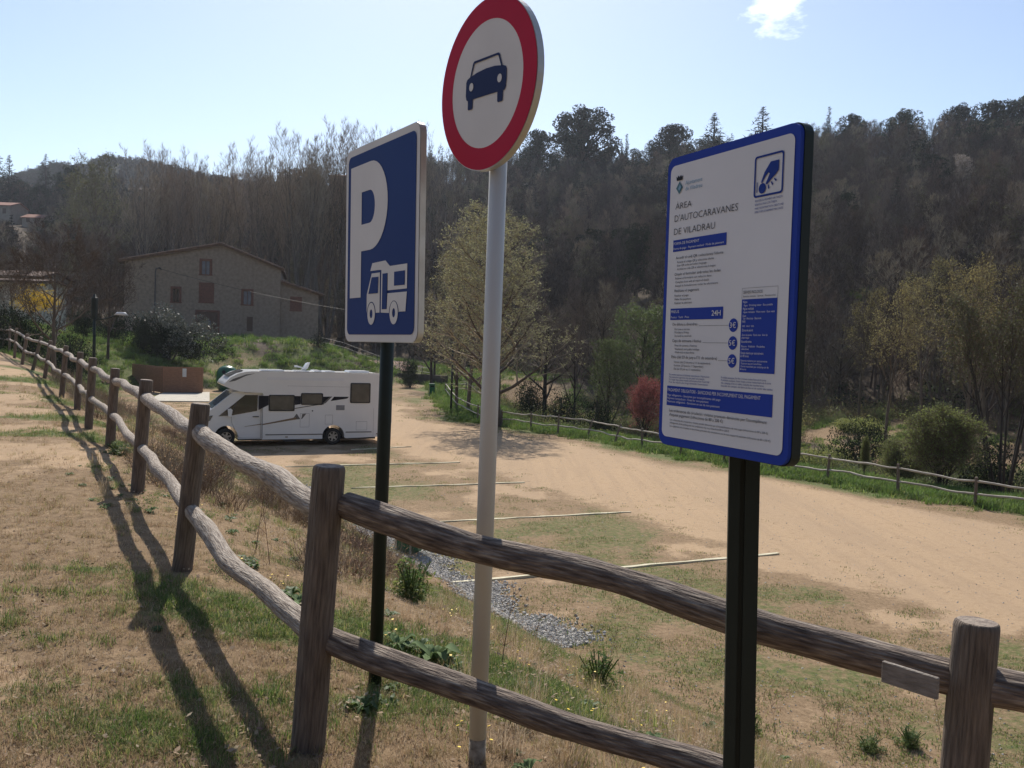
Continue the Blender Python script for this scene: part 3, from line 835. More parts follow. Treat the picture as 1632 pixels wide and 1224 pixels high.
#@@PART2@@
# ------------------------------------------------------------------ log fence beside the path
def spot(px_, Y_):
    X_ = float(P(px_, 550, Y_)[0])
    return X_, Y_, T(X_, Y_)
def height_to(px_, top, Y_):
    return float(P(px_, top, Y_)[2]) - spot(px_, Y_)[2]
rgf = random.Random(5)
FP = [((9.5, 521), (4, 557)), ((16, 520), (14.5, 564)), ((26.5, 523), (23, 571)), ((43.5, 532), (35, 581)), ((66, 537), (52, 590)),
      ((81, 543), (71, 603)), ((105.5, 551), (98, 633)), ((128, 561), (123, 653)), ((148, 570), (141, 683)), ((184, 587), (175, 712)),
      ((233, 605), (219, 785)), ((320, 643), (290, 908)), ((525, 742), (490, 1190))]
posts = []
for (tx, ty), (bx, by) in FP:
    b = hit(bx, by); t = P(tx, ty, b[1])
    posts.append((V(*b), V(*t)))
b16 = V(1.36, 2.55, T(1.36, 2.55)); t16 = V(*P(1558, 990, 2.55))
posts.append((b16, t16))
p17 = V(3.9, 1.85, T(3.9, 1.85)); posts.append((p17, p17 + V(0, 0, 1.1)))
b0 = posts[0][0] + V(-5.5, 2.6, 0); b0.z = T(b0.x, b0.y)
posts.insert(0, (b0, b0 + V(0, 0, 1.15)))
fence = empty('log_fence', posts[13][0], 0, 'weathered log fence with two wavy rails running along the near path', 'fence')
for i, (b, t) in enumerate(posts):
    mb = MB()
    near = i >= 11
    n = 24 if near else 12
    ax = t - b
    r0 = .062 * rgf.uniform(.95, 1.06)
    ph = rgf.uniform(0, 6.28); cr = 4.15 if i == 14 else rgf.uniform(3.6, 5.6)
    def dent(tt, an, ph=ph, cr=cr, near=near, i=i):
        q = 1 + .03 * math.sin(2 * an + ph) + .02 * math.sin(5 * an + ph * 2 + tt * 4) + .018 * math.sin(3 * an + tt * 7)
        if near:
            dd = abs((an - cr + math.pi) % (2 * math.pi) - math.pi)
            q -= .10 * max(0, 1 - dd / .16) * (1 if tt > .25 else 0)
        return q
    zs_ = [-.25] + [k / 12 for k in range(13)]
    pts = [b + ax * (z if z > 0 else 0) + V(0, 0, z if z < 0 else 0) for z in zs_]
    up = ax.normalized()
    pts[-1] = t - up * .018
    pts += [t - up * .005, t]
    rr = [r0 * (1.06 - .06 * k / 12) for k in range(14)] + [r0 * .95, r0 * .86]
    mb.tube(pts, rr, n, cap=True, capmi=1, dent=dent)
    o = mb.build('post', ['post', 'endgrain'], fence, smooth=False)
    o.data.polygons.foreach_set('use_smooth', [len(p_.vertices) == 4 for p_ in o.data.polygons])
def log_rail(a, b, r, sag=0.0, seed=0, wob=.02, n=16, name='rail', parent=fence, mats=('log', 'endgrain'), segs=None):
    rg = random.Random(seed)
    Ln = (b - a).length; d = (b - a).normalized()
    side = d.cross(V(0, 0, 1)).normalized(); up = side.cross(d)
    segs = segs or max(8, int(Ln / .10))
    ph = [rg.uniform(0, 6.28) for _ in range(8)]
    pts = []; rr = []
    for k in range(segs + 1):
        t = k / segs
        env = math.sin(math.pi * t) ** .7 if 0 < t < 1 else 0
        oz = env * (wob * math.sin(t * 5.5 + ph[0]) + wob * .5 * math.sin(t * 13 + ph[1])) - sag * math.sin(math.pi * t)
        oy = env * (wob * .6 * math.sin(t * 6 + ph[2]) + wob * .4 * math.sin(t * 15 + ph[3]))
        pts.append(a + d * Ln * t + up * oz + side * oy)
        kn = 1 + .06 * math.sin(t * 9 + ph[4]) + .035 * math.sin(t * 23 + ph[5]) + .02 * math.sin(t * 47 + ph[6])
        rr.append(r * kn * (1.05 - .1 * t))
    # rounded ends
    e0 = [pts[0] - d * r * .42, pts[0] - d * r * .3, pts[0] - d * r * .12]; e1 = [pts[-1] + d * r * .12, pts[-1] + d * r * .3, pts[-1] + d * r * .42]
    pts = e0 + pts + e1
    rr = [rr[0] * .45, rr[0] * .75, rr[0] * .93] + rr + [rr[-1] * .93, rr[-1] * .75, rr[-1] * .45]
    def dent(tt, an):
        q_ = 1 + .03 * math.sin(3 * an + ph[6] + tt * 9) + .025 * math.sin(5 * an + ph[7] - tt * 14) + .018 * math.sin(8 * an + tt * 33)
        if n > 14:
            for kk in range(3):
                c0_ = ph[kk] + .5 * math.sin(tt * 4 + ph[kk + 1]); dd_ = abs((an - c0_ + math.pi) % (2 * math.pi) - math.pi)
                lo = (ph[kk + 2] / 6.28) * .6
                if lo < tt < lo + .4: q_ -= .10 * max(0, 1 - dd_ / .2)
            for kk in range(4):
                dk = math.hypot((tt - ((ph[kk] * 1.7) % 1)) * 14, ((an - ph[kk + 3] + math.pi) % (2 * math.pi) - math.pi) * .9)
                q_ += .12 * max(0, 1 - dk / .45)
        return q_
    mb = MB(); mb.tube(pts, rr, n, cap=True, capmi=1, dent=dent)
    return mb.build(name, list(mats), parent, smooth=True)
for i in range(len(posts) - 1):
    (b0_, t0_), (b1_, t1_) = posts[i], posts[i + 1]
    n = 32 if i >= 12 else (18 if i == 11 else 10)
    for lvl, dz in enumerate((.19, .71)):
        u0 = (t0_ - b0_).normalized(); u1 = (t1_ - b1_).normalized()
        a = t0_ - u0 * dz; b = t1_ - u1 * dz
        if i == 13:
            a = V(*P(548, 806, 3.56)) if lvl == 0 else V(*P(522, 1022, 3.56))
            b = V(*P(1530, 1086, 2.58)) if lvl == 0 else V(*P(1535, 1378, 2.58))
        d = (b - a).normalized()
        off = V(-d.y, d.x, 0) * (-.012)
        if off.dot(V(.87, .49, 0)) < 0: off = -off
        a2 = a + d * (.05 if i < 13 else .0) + off; b2 = b - d * .02 + off
        sag = (.045 if (lvl == 1 and i == 12) else (.02 if lvl == 0 and i == 12 else rgf.uniform(-.01, .025))) if i != 13 else (.016 if lvl == 0 else 0.0)
        log_rail(a2, b2, (.054 if lvl == 0 else .050), sag, seed=i * 2 + lvl, mats=('logshade' if i >= 13 else 'log', 'endgrain'), wob=.022 if i < 12 else .014, n=n, segs=None if i < 12 else int((b2 - a2).length / .045))
# small wooden plate nailed to the near rail
c_ = V(*P(1459, 1079, 2.53)); d = (V(*P(1500, 1092, 2.50)) - V(*P(1418, 1066, 2.62))).normalized()
nn_ = d.cross(V(0, 0, 1)).normalized(); up_ = nn_.cross(d)
if nn_.y > 0: nn_ = -nn_
mb = MB(); mb.box((0, 0, 0), (.165, .014, .062), bev=0.002)
R_ = Matrix((d, -nn_, up_)).transposed()
mb.v = [tuple(R_ @ V(*q) + c_ + nn_ * .034) for q in mb.v]
mb.build('wooden_plate', 'plank', fence)

# ------------------------------------------------------------------ text
_txt_cache = {}
def text_geo(s_, res=2, off=0.0):
    k = (s_, res, off)
    if k in _txt_cache: return _txt_cache[k]
    cu = bpy.data.curves.new('letters', 'FONT'); cu.body = s_; cu.resolution_u = res; cu.size = 1.0
    cu.offset = off
    ob = bpy.data.objects.new('letters', cu)
    me = bpy.data.meshes.new_from_object(ob)
    vs = [tuple(v.co) for v in me.vertices]; fs = [tuple(p_.vertices) for p_ in me.polygons]
    bpy.data.objects.remove(ob); bpy.data.curves.remove(cu); bpy.data.meshes.remove(me)
    _txt_cache[k] = (vs, fs)
    return vs, fs
def text(mb, fr, s_, u0, v0, cap, u1=None, z=-.001, mi=0, res=2, off=0.0):
    """baseline start (u0,v0), cap height cap, stretched to end at u1"""
    vs, fs = text_geo(s_, res, off)
    if not vs: return
    x0 = min(v[0] for v in vs); x1 = max(v[0] for v in vs)
    k = cap / 0.72
    kx = (u1 - u0) / (x1 - x0) if u1 is not None else k * .82
    o, u, v, n = fr
    mb.add([o + u * (u0 + (q[0] - x0) * kx) + v * (v0 + q[1] * k) + n * z for q in vs], fs, mi)

# ------------------------------------------------------------------ P sign with camper pictogram
def frame(c0, u, v):
    u = V(*u).normalized(); v = V(*v); v = (v - u * v.dot(u)).normalized()
    return (V(*c0), u, v, v.cross(u) * 1.0)
fr = frame((-0.6487, 4.18, 4.7724), (0.543, -0.8397, 0.0081), (-0.0153, -0.0003, 0.9999))
if fr[3].y < 0: fr = (fr[0], fr[1], fr[2], -fr[3])
gb_ = hit(597, 1090)
sign = empty('parking_sign', (float(gb_[0]), float(gb_[1]), float(gb_[2])), 0, 'blue P parking sign with a white camper symbol on a thin dark post', 'sign')
mb = MB()
mb.prism(rrect(.832, .962, .055), fr, 0, .028)
mb.build('plate', 'alu', sign)
mb = MB(); mb.sheet(rrect(.826, .956, .052), fr, -.002); mb.build('white_border', 'white', sign)
mb = MB(); mb.sheet(rrect(.765, .890, .035), fr, -.004); mb.build('blue_face', 'blue', sign)
def arc(cx, cy, rx, ry, a0, a1, n=10):
    return [(cx + rx * math.cos(math.radians(a0 + (a1 - a0) * k / n)), cy + ry * math.sin(math.radians(a0 + (a1 - a0) * k / n))) for k in range(n + 1)]
mb = MB()
outer = [(-.345, .388), (-.10, .388)] + arc(-.10, .176, .196, .212, 90, -90, 18)[1:] + [(-.207, -.036), (-.207, -.262), (-.345, -.262)]
inner = [(-.207, .252), (-.11, .252)] + arc(-.11, .173, .062, .079, 90, -90, 12)[1:] + [(-.207, .094)]
# letter P as stem, top, bowl
def ring(o_, i_, mb, fr, z):
    o, u, v, n = fr
    vs = [o + u * a + v * b + n * z for a, b in o_ + i_]
    k = len(o_)
    mb.add(vs, [(q, (q + 1) % k, k + (q + 1) % k, k + q) for q in range(k)])
mb.sheet([(-.345, .388), (-.345, -.262), (-.207, -.262), (-.207, .388)], fr, -.006)
oo = [(-.207, .388), (-.10, .388)] + arc(-.10, .176, .196, .212, 90, -90, 18)[1:] + [(-.207, -.036)]
i2 = [(-.207, .252), (-.11, .252)] + arc(-.11, .173, .062, .079, 90, -90, 18)[1:] + [(-.207, .094)]
o, u, v, n = fr
vs = [o + u * a + v * b + n * -.006 for a, b in oo + i2]; k = len(oo)
mb.add(vs, [(q, q + 1, k + q + 1, k + q) for q in range(k - 1)])
mb.build('letter_p', 'white', sign)
mb = MB()
mb.sheet([(-.0693, -.103), (.0799, -.1), (.13, -.129), (.311, -.129), (.3105, -.2395), (.107, -.24), (.107, -.16), (.0527, -.16), (.0487, -.3265), (.1006, -.325), (.107, -.2535), (.31, -.2535), (.298, -.341), (.228, -.341)] + arc(.177, -.345, .052, .056, 0, 180, 12) + [(.034, -.341), (.036, -.142), (.0189, -.140), (-.0924, -.139)], fr, -.006)
mb.sheet([(-.0755, -.152), (.0193, -.152), (.0205, -.341), (-.023, -.341)] + arc(-.076, -.345, .052, .058, 3, 150, 12) + [(-.131, -.341), (-.131, -.2498)], fr, -.006)
mb.v = mb.v
mb.build('camper_symbol', 'white', sign)
for q_ in ([(-.072, -.1705), (.0068, -.1718), (.0017, -.249), (-.1085, -.2487)], [(.1795, -.1585), (.2916, -.1585), (.2904, -.2225), (.1795, -.2222)], [(.0527, -.16), (.1065, -.16), (.1010, -.3265), (.0487, -.3265)]):
    mb = MB(); mb.sheet(q_, fr, -.008); mb.build('window_symbol', 'blue', sign)
for cx in (-.076, .177):
    mb = MB()
    o2 = circ(.044, 28, cx, -.345, .053); i_ = circ(.016, 28, cx, -.345, .021)
    ring(o2, i_, mb, fr, -.0065)
    mb.build('wheel_symbol', 'white', sign)
mb = MB()
top = fr[0] + fr[3] * .062 + V(0, 0, .42)
mb.tube([gb_ - np.array([0, 0, .2]), top], .033, 20)
mb.build('post', 'darkgreen', sign, smooth=True)
for dz in (-.28, .28):
    mb = MB(); mb.prism(rect(-.2, dz - .018, .2, dz + .018), fr, .028, .045)
    mb.build('bracket', 'alu', sign)

# ------------------------------------------------------------------ round no-cars sign
th = math.radians(54)
c0 = P(783, 131, 3.6)
u_ = V(math.cos(th), -math.sin(th), 0.004)
fr = frame(c0 + np.array(u_) * -.036, u_, (-0.012, 0, 1))
if fr[3].y < 0: fr = (fr[0], fr[1], fr[2], -fr[3])
pb = hit(760, 1212)
rs = empty('no_cars_sign', tuple(map(float, pb)), 0, 'round red rimmed no cars sign on a tall pale round pole', 'sign')
mb = MB(); mb.prism(circ(.346, 72), fr, 0, .03); mb.build('plate', 'alu', rs, smooth=False)
mb = MB(); ring(circ(.343, 72), circ(.255, 72), mb, fr, -.002); mb.build('red_rim', 'red', rs)
mb = MB(); mb.sheet(circ(.2555, 72), fr, -.0015); mb.build('white_face', 'white', rs)
sh = .036
mb = MB()
def shp(pts): return [(a + sh, b) for a, b in pts]
mb.sheet(shp([(-.178, -.036), (-.183, -.02), (-.181, .036), (-.174, .046), (-.155, .052), (-.1, .06), (-.035, .0625), (.03, .058), (.085, .047), (.105, .04), (.112, .028), (.112, -.012), (.108, -.03), (.110, -.038), (.100, -.052), (-.035, -.046), (-.17, -.042)]), fr, -.004)
mb.sheet(shp([(-.166, -.041), (-.166, -.078), (-.160, -.082), (-.134, -.083), (-.130, -.078), (-.128, -.042)]), fr, -.004)
mb.sheet(shp([(.050, -.049), (.050, -.086), (.056, -.092), (.083, -.093), (.088, -.088), (.090, -.050)]), fr, -.004)
oo = shp([(-.152, .050), (-.131, .104), (-.122, .111), (.052, .105), (.062, .098), (.084, .044)]); ii_ = shp([(-.142, .052), (-.122, .098), (-.118, .101), (.048, .096), (.053, .092), (.074, .046)])
vs = [fr[0] + fr[1] * a + fr[2] * b + fr[3] * -.0045 for a, b in oo + ii_]
mb.add(vs, [(q, q + 1, 6 + q + 1, 6 + q) for q in range(5)])
mb.build('car_symbol', 'navy', rs)
for cx, cy in ((-.139, .009), (.066, .001)):
    mb = MB(); mb.sheet(circ(.0155, 20, cx + sh, cy, .017), fr, -.006); mb.build('headlamp_symbol', 'white', rs)
pt = fr[0] + fr[3] * .075 + V(0, 0, .30)
pb_ = V(*pb)
mb = MB(); mb.tube([pb_ + V(0, 0, .10), pt], .0365, 28); mb.build('pole', 'steel', rs, smooth=True)
mb = MB(); mb.tube([pb_ - V(0, 0, .15), pb_ + (pt - pb_).normalized() * .10], .0367, 28); mb.build('soiled_pole_foot', 'dirtysteel', rs, smooth=True)
for dz in (-.12, .12):
    mb = MB(); mb.prism(rect(-.09, dz - .015, .09, dz + .015), fr, .03, .075); mb.build('bracket', 'alu', rs)

# ------------------------------------------------------------------ information board
fr = frame((0.5958, 2.535, 4.453), (0.4417, -0.8971, 0.0044), (-0.0061, 0.002, 1.0))
if fr[3].y < 0: fr = (fr[0], fr[1], fr[2], -fr[3])
bx_, by_ = 0.645, 2.60
ib = empty('information_board', (bx_, by_, T(bx_, by_)), 0, 'tall blue framed camper area notice board on a thick dark post', 'sign')
mb = MB(); mb.prism(rrect(.574, .90, .034), fr, .012, .042); mb.build('rear_frame', 'darkgreen', ib)
mb = MB(); mb.prism(rrect(.5685, .8934, .034), fr, 0, .0119); mb.build('blue_frame', 'blueframe', ib)
mb = MB(); mb.sheet(rrect(.532, .842, .022), fr, -.002); mb.build('white_face', 'boardwhite', ib)
ink, soft, wh, small = MB(), MB(), MB(), MB()
def bluep(poly, fr_, z_):
    mb_ = MB(); mb_.sheet(poly, fr_, z_); mb_.build('price_disc' if len(poly) > 20 else 'blue_panel', 'blueframe', ib)
# heading
text(ink, fr, 'ÀREA', -.234, .245 + .0395, .0195, -.1544, -.004, off=-.012)
text(ink, fr, "D'AUTOCARAVANES", -.236, .2465, .0212, .0560, -.004, off=-.012)
text(ink, fr, 'DE VILADRAU', -.237, .2062, .0205, -.0413, -.004, off=-.012)
# payment box
bluep(rect(-.240, .154, .0116, .190), fr, -.003)
text(wh, fr, 'FORMA DE PAGAMENT', -.235, .1745, .0085, -.110, -.005)
text(wh, fr, 'Forma de pago · Payment method · Mode de paiement', -.235, .1600, .0068, .003, -.005)
L1 = [('Accedir al codi QR i seleccioneu l\'idioma', -.2229, .1305, .001, .0085), ('Accede al código QR y selecciona idioma', -.2162, .1178, -.040, .0066), ('Scan QR code and select language', -.2156, .1075, -.073, .0066), ('Accédez au code QR et sélectionnez la langue', -.2149, .0965, -.031, .0066),
      ('Omplir el formulari amb totes les dades', -.2264, .0800, -.0086, .0085), ('Rellenar el formulario con todos los datos', -.2215, .0680, -.048, .0066), ('Complete form with all required details', -.2208, .0565, -.0586, .0066), ('Remplir le formulaire avec toutes les informations', -.2201, .0450, -.0173, .0066),
      ('Realitzeu el pagament', -.2234, .0292, -.1027, .0085), ('Realizar el pago', -.2225, .0150, -.1529, .0066), ('Make the payment', -.2218, .0037, -.1403, .0066), ('Réaliser le paiement', -.2211, -.0077, -.1357, .0066),
      ('De dilluns a divendres', -.2266, -.0745, -.1052, .0090), ('De lunes a viernes', -.216, -.0885, -.1409, .0066), ('Monday to Friday', -.2154, -.0985, -.1441, .0066), ('Du lundi au vendredi', -.2148, -.1090, -.1319, .0066),
      ('Caps de setmana i festius', -.226, -.1250, -.0842, .0090), ('Fines de semana y festivos', -.2129, -.1385, -.1036, .0066), ('Weekends and public holidays', -.2123, -.1495, -.0916, .0066), ('Week-ends et jours fériés', -.2117, -.1595, -.1152, .0066),
      ('Estiu (del 23 de juny a l\'11 de setembre)', -.227, -.1750, -.0089, .0090), ('Verano (del 23 de junio al 11 de septiembre)', -.2139, -.1895, -.0379, .0066), ('Summer (23 June to 11 September)', -.2133, -.2000, -.0701, .0066), ('Été (du 23 juin au 11 septembre)', -.2126, -.2105, -.0821, .0066)]
for s_, a, b, c2, h in L1: text(ink if h > .008 else soft, fr, s_, a, b, h, c2, -.004)
# price box
bluep(rect(-.2415, -.0569, .0088, -.0215), fr, -.003)
text(wh, fr, '24H', -.0395, -.0468, .0158, .001, -.005, off=.01)
text(wh, fr, 'PREUS', -.236, -.0355, .0085, -.195, -.005)
text(wh, fr, 'Precios · Tarifs · Price', -.236, -.0515, .0066, -.1448, -.005)
for k, (cy, s_) in enumerate(((-.0755, '3€'), (-.1257, '5€'), (-.1765, '5€'))):
    bluep(circ(.0190, 36, .0555, cy, .0192), fr, -.003)
    text(wh, fr, s_, .0425, cy - .0075, .0160, .0685, -.005)
    soft.sheet(rect((-.098, -.078, -.005)[k], cy - .0005, .035, cy + .0003), fr, -.003)
# services box
bluep(rect(.0872, -.2067, .2266, -.0043), fr, -.003)
for q in (rect(.0872, -.0043, .0879, .0268), rect(.2271, -.0043, .2278, .0268), rect(.0872, .0262, .2278, .0268)): soft.sheet(q, fr, -.0035)
text(ink, fr, 'SERVEIS INCLOSOS', .093, .0112, .0085, .170, -.004)
text(soft, fr, 'Servicios incluidos · Services · Services inclus', .093, .0012, .0055, .220, -.004)
SV = [('· Aigua', .0915, -.0145, .112, .0070), ('Agua · Drinking water · Eau potable', .0980, -.0238, .212, .0056), ('· Aigües residuals', .0915, -.0335, .139, .0070), ('Aguas residuales · Waste water · Eaux usées', .0980, -.0423, .2205, .0056),
      ('· Llum', .0915, -.0535, .109, .0070), ('Luz · Electricity · Électricité', .0980, -.0600, .170, .0056), ('· Wifi', .0915, -.0695, .107, .0070), ('Wifi · Wi-Fi · Wifi', .0950, -.0815, .142, .0056),
      ('· Zona de pícnic', .0910, -.0930, .140, .0070), ('Zona de picnic · Picnic area · Aire de', .0950, -.1055, .197, .0056), ('pique-nique', .0950, -.1130, .125, .0056), ('· Escombraries', .0905, -.1245, .135, .0070),
      ('Basura · Rubbish · Poubelles', .0950, -.1370, .188, .0056), ('sélectives', .0950, -.1445, .126, .0056), ('· Estada màxima per autocaravana', .0900, -.1560, .184, .0070), ('de 48 hores', .0920, -.1645, .126, .0070),
      ('Estancia máxima por autocaravana', .0945, -.1765, .200, .0056), ('Maximum stay per motorhome', .0960, -.1845, .178, .0056), ('Durée maximale par camping-car de', .0960, -.1925, .206, .0056), ('48 heures', .0925, -.2005, .118, .0056)]
for s_, a, b, c2, h in SV: text(wh, fr, s_, a, b, h, c2, -.005)
# blue small print
SP = [('Per estades superiors cal demanar autorització a l\'Ajuntament', -.2355, -.2285, -.040), ('Para estancias superiores hay que pedir autorización', -.235, -.2362, -.062), ('For longer stays please request authorisation from Town Hall', -.235, -.2440, -.040), ('Pour des séjours plus longs demander l\'autorisation', -.235, -.2520, -.045),
      ('Prohibit acampar, fer foc i treure taules fora de la zona', .0127, -.2275, .1975), ('Prohibido acampar, hacer fuego y sacar mesas fuera de la zona', .0130, -.2350, .2160), ('No camping, fires or tables outside the marked area', .0135, -.2430, .1890), ('Interdit de camper, de faire du feu et de sortir des tables', .0138, -.2510, .2231)]
for s_, a, b, c2 in SP: text(small, fr, s_, a, b, .0056, c2, -.004)
for s_, b, c2 in (('REALITZEU EL PAGAMENT AMB TARGETA', .2590, .231), ('REALICE EL PAGO CON TARJETA', .2490, .2105), ('MAKE THE PAYMENT WITH CREDIT CARD', .2385, .2354), ('EFFECTUEZ LE PAIEMENT PAR CARTE', .2285, .2329)):
    text(small, fr, s_, .126, b, .0056, c2, -.004)
# notice box
bluep([(-.2447, -.3225), (.2242, -.3225), (.2242, -.2615), (-.2447, -.2615)], fr, -.003)
text(wh, fr, 'PAGAMENT OBLIGATORI - SANCIONS PER INCOMPLIMENT DEL PAGAMENT', -.2385, -.2785, .0105, .180, -.005)
for s_, b, c2 in (('Pago obligatorio - Sanciones por incumplimiento del pago', -.2925, .015), ('Payment compulsory - Fines for non-payment', -.3025, -.038), ('Paiement obligatoire - Sanctions en cas de non-paiement', -.3125, .0121)):
    text(wh, fr, s_, -.2385, b, .0068, c2, -.005)
text(ink, fr, 'Les ordenances de circulació i civisme preveuen denúncies per l\'incompliment', -.2278, -.3415, .0090, .206, -.004)
text(ink, fr, 'd\'aquest pagament (infraccions de 80 a 200 €)', -.227, -.3545, .0090, .0283, -.004)
for s_, b, c2 in (('Las ordenanzas de circulación y civismo prevén denuncias por el incumplimiento de este pago (infracciones de 80 a 200 €)', -.3690, .2125), ('Infringement of the parking and civic ordinances may incur fines from 80 to 200 €', -.3785, .0553), ('Les règlements de circulation et de civisme prévoient des sanctions en cas de non respect du paiement (infractions de 80 à 200 €)', -.3885, .2227)):
    text(soft, fr, s_, -.223, b, .0058, c2, -.004)
for mb_, nm_, m_ in ((ink, 'black_lettering', 'ink'), (soft, 'small_lettering', 'softink'), (wh, 'white_lettering', 'boardwhite'), (small, 'blue_lettering', 'iconblue')):
    tag(mb_.build(nm_, m_, ib), kind='stuff')
mb = MB()
text(mb, fr, 'Ajuntament', -.188, .3540, .0125, -.107, -.004); text(mb, fr, 'de Viladrau', -.188, .3360, .0125, -.107, -.004)
mb.build('council_lettering', 'skyblue', ib)
mb = MB()
mb.sheet([(-.2355, .3860), (-.2300, .3815), (-.2255, .3880), (-.2185, .3820), (-.2115, .3880), (-.2070, .3815), (-.2015, .3860), (-.2050, .3720), (-.2320, .3720)], fr, -.004)
mb.build('crown_emblem', 'ink', ib)
mb = MB(); mb.sheet([(-.2175, .3690), (-.2010, .3490), (-.2175, .3300), (-.2345, .3490)], fr, -.004); mb.build('lozenge_emblem', 'teal', ib)
mb = MB(); mb.sheet([(-.2140, .3600), (-.2075, .3500), (-.2150, .3400), (-.2225, .3460)], fr, -.005); mb.build('emblem_highlight', 'skyblue', ib)
# hand dropping a coin
def ic(pts): return [(.1735 + (a - 490) / 1122 * .230 * 1.0, .3265 - (b - 490) / 1224 * .196) for a, b in pts]
mb = MB()
ring(rrect(.112, .112, .010, .1745, .3265), rrect(.101, .101, .006, .1745, .3265), mb, fr, -.004)
def il(pts):   # icon drawn in a unit square, x right, y up
    return [(.1185 + a * .112, .2705 + b * .112) for a, b in pts]
mb.sheet(il([(.56, .80), (.84, .80), (.84, .56), (.74, .47), (.60, .38), (.46, .27), (.41, .30), (.54, .52), (.50, .56), (.40, .48), (.28, .32), (.25, .36), (.36, .58)]), fr, -.004)
mb.sheet(il(circ(.125, 24, .30, .20)), fr, -.004)
mb.sheet(il([(.10, .12), (.125, .12), (.125, .37), (.10, .37)]), fr, -.004)
for a0, x0, y0 in ((-75, .50, .26), (-55, .60, .32), (-40, .70, .38)):
    ca, sa = math.cos(math.radians(a0)), math.sin(math.radians(a0))
    mb.sheet(il([(x0 + .015 * sa, y0 - .015 * ca), (x0 + .10 * ca + .022 * sa, y0 + .10 * sa - .022 * ca), (x0 + .10 * ca - .022 * sa, y0 + .10 * sa + .022 * ca), (x0 - .015 * sa, y0 + .015 * ca)]), fr, -.004)
mb.build('payment_symbol', 'iconblue', ib)
# post with two grooves
top = P(1172, 700, 2.60); bot = P(1162, 1224, 2.56)
top = V(*top); bot = V(*bot); dd = (top - bot).normalized()
base = bot + dd * ((T(float(bot.x), float(bot.y)) - bot.z) / dd.z)
w2 = .044; g_ = .012
prof = [(-w2, -w2), (-g_, -w2), (-g_, -w2 + .014), (g_ * .2, -w2 + .014), (g_ * .2, -w2), (w2, -w2), (w2, -g_), (w2 - .014, -g_), (w2 - .014, g_), (w2, g_), (w2, w2), (-w2, w2)]
ang = math.radians(-12)
pu = V(math.cos(ang), math.sin(ang), 0); pv = V(-math.sin(ang), math.cos(ang), 0)
mb = MB()
bb = base - dd * .3; tt_ = top + dd * .62
ofs = V(0.035, .03, 0)
vs = [bb + ofs + pu * a + pv * b for a, b in prof] + [tt_ + ofs + pu * a + pv * b for a, b in prof]
k = len(prof)
mb.add(vs, [(i, (i + 1) % k, k + (i + 1) % k, k + i) for i in range(k)] + [tuple(range(k, 2 * k)), tuple(range(k - 1, -1, -1))])
mb.build('post', 'darkgreen', ib)

# ------------------------------------------------------------------ camper van
def bevel(o, w_, seg=3, ang=40):
    m_ = o.modifiers.new('bevel', 'BEVEL'); m_.width = w_; m_.segments = seg; m_.limit_method = 'ANGLE'; m_.angle_limit = math.radians(ang)
    m_.harden_normals = False
    return o
A0 = (-11.68, 33.40); dirv = (.908, .419)
RV = empty('motorhome', (A0[0], A0[1], 0.0), math.atan2(dirv[1], dirv[0]), 'white low profile motorhome parked with its nose against the bank', 'motorhome')
FRX = (V(0, 0, 0), V(1, 0, 0), V(0, 0, 1), V(0, 1, 0))
def rvp(name, poly, y0, y1, m, bv=0, parent=RV, seg=3):
    mb = MB(); mb.prism(poly, FRX, y0, y1)
    o = mb.build(name, m, parent, world=False)
    if bv: bevel(o, bv, seg)
    return o
hab = [(2.15, .26), (4.52, .26)] + arc(4.97, .36, .45, .45, 188, -8, 14) + [(5.5, .27), (6.9, .32), (7.32, .55), (7.4, .9), (7.38, 2.6), (7.28, 2.84), (7.0, 2.91), (1.75, 2.93), (1.5, 2.91), (1.2, 2.83), (.93, 2.68), (.74, 2.48), (.68, 2.38), (.72, 2.33), (.99, 2.22), (1.34, 2.12), (2.15, 2.08)]
body = rvp('body', hab, 0, 2.3, 'whitelead', .05)
body.data.polygons.foreach_set('use_smooth', [False] * len(body.data.polygons))
cabp = [(.25, .30), (.02, .36), (-.05, .55), (-.05, .98), (.06, 1.26), (.24, 1.42), (1.05, 2.10), (1.36, 2.16), (2.16, 2.16), (2.16, .27), (1.28, .27)] + arc(.82, .36, .44, .44, -8, 188, 14)
cab = rvp('cab', cabp, .12, 2.18, 'cabwhite', .05)
# windscreen
dx, dz = 1.03 - .27, 2.085 - 1.445
ln = math.hypot(dx, dz); nx_, nz_ = -dz / ln, dx / ln
mb = MB()
q = .012
vs = [V(.29 + nx_ * q, .26, 1.46 + nz_ * q), V(.29 + nx_ * q, 2.04, 1.46 + nz_ * q), V(1.01 + nx_ * q, 1.96, 2.07 + nz_ * q), V(1.01 + nx_ * q, .34, 2.07 + nz_ * q)]
mb.add(vs, [(0, 1, 2, 3)])
mb.build('windscreen', 'windscreen', RV, world=False)
rvp('cab_window', [(.52, 1.17), (1.50, 2.0), (1.98, 2.0), (1.96, 1.38), (1.0, 1.20)], .108, .1195, 'glass', 0)
rvp('window_pillar', [(1.03, 1.22), (1.00, 1.22), (1.17, 1.72), (1.20, 1.74)], .100, .107, 'plastic')
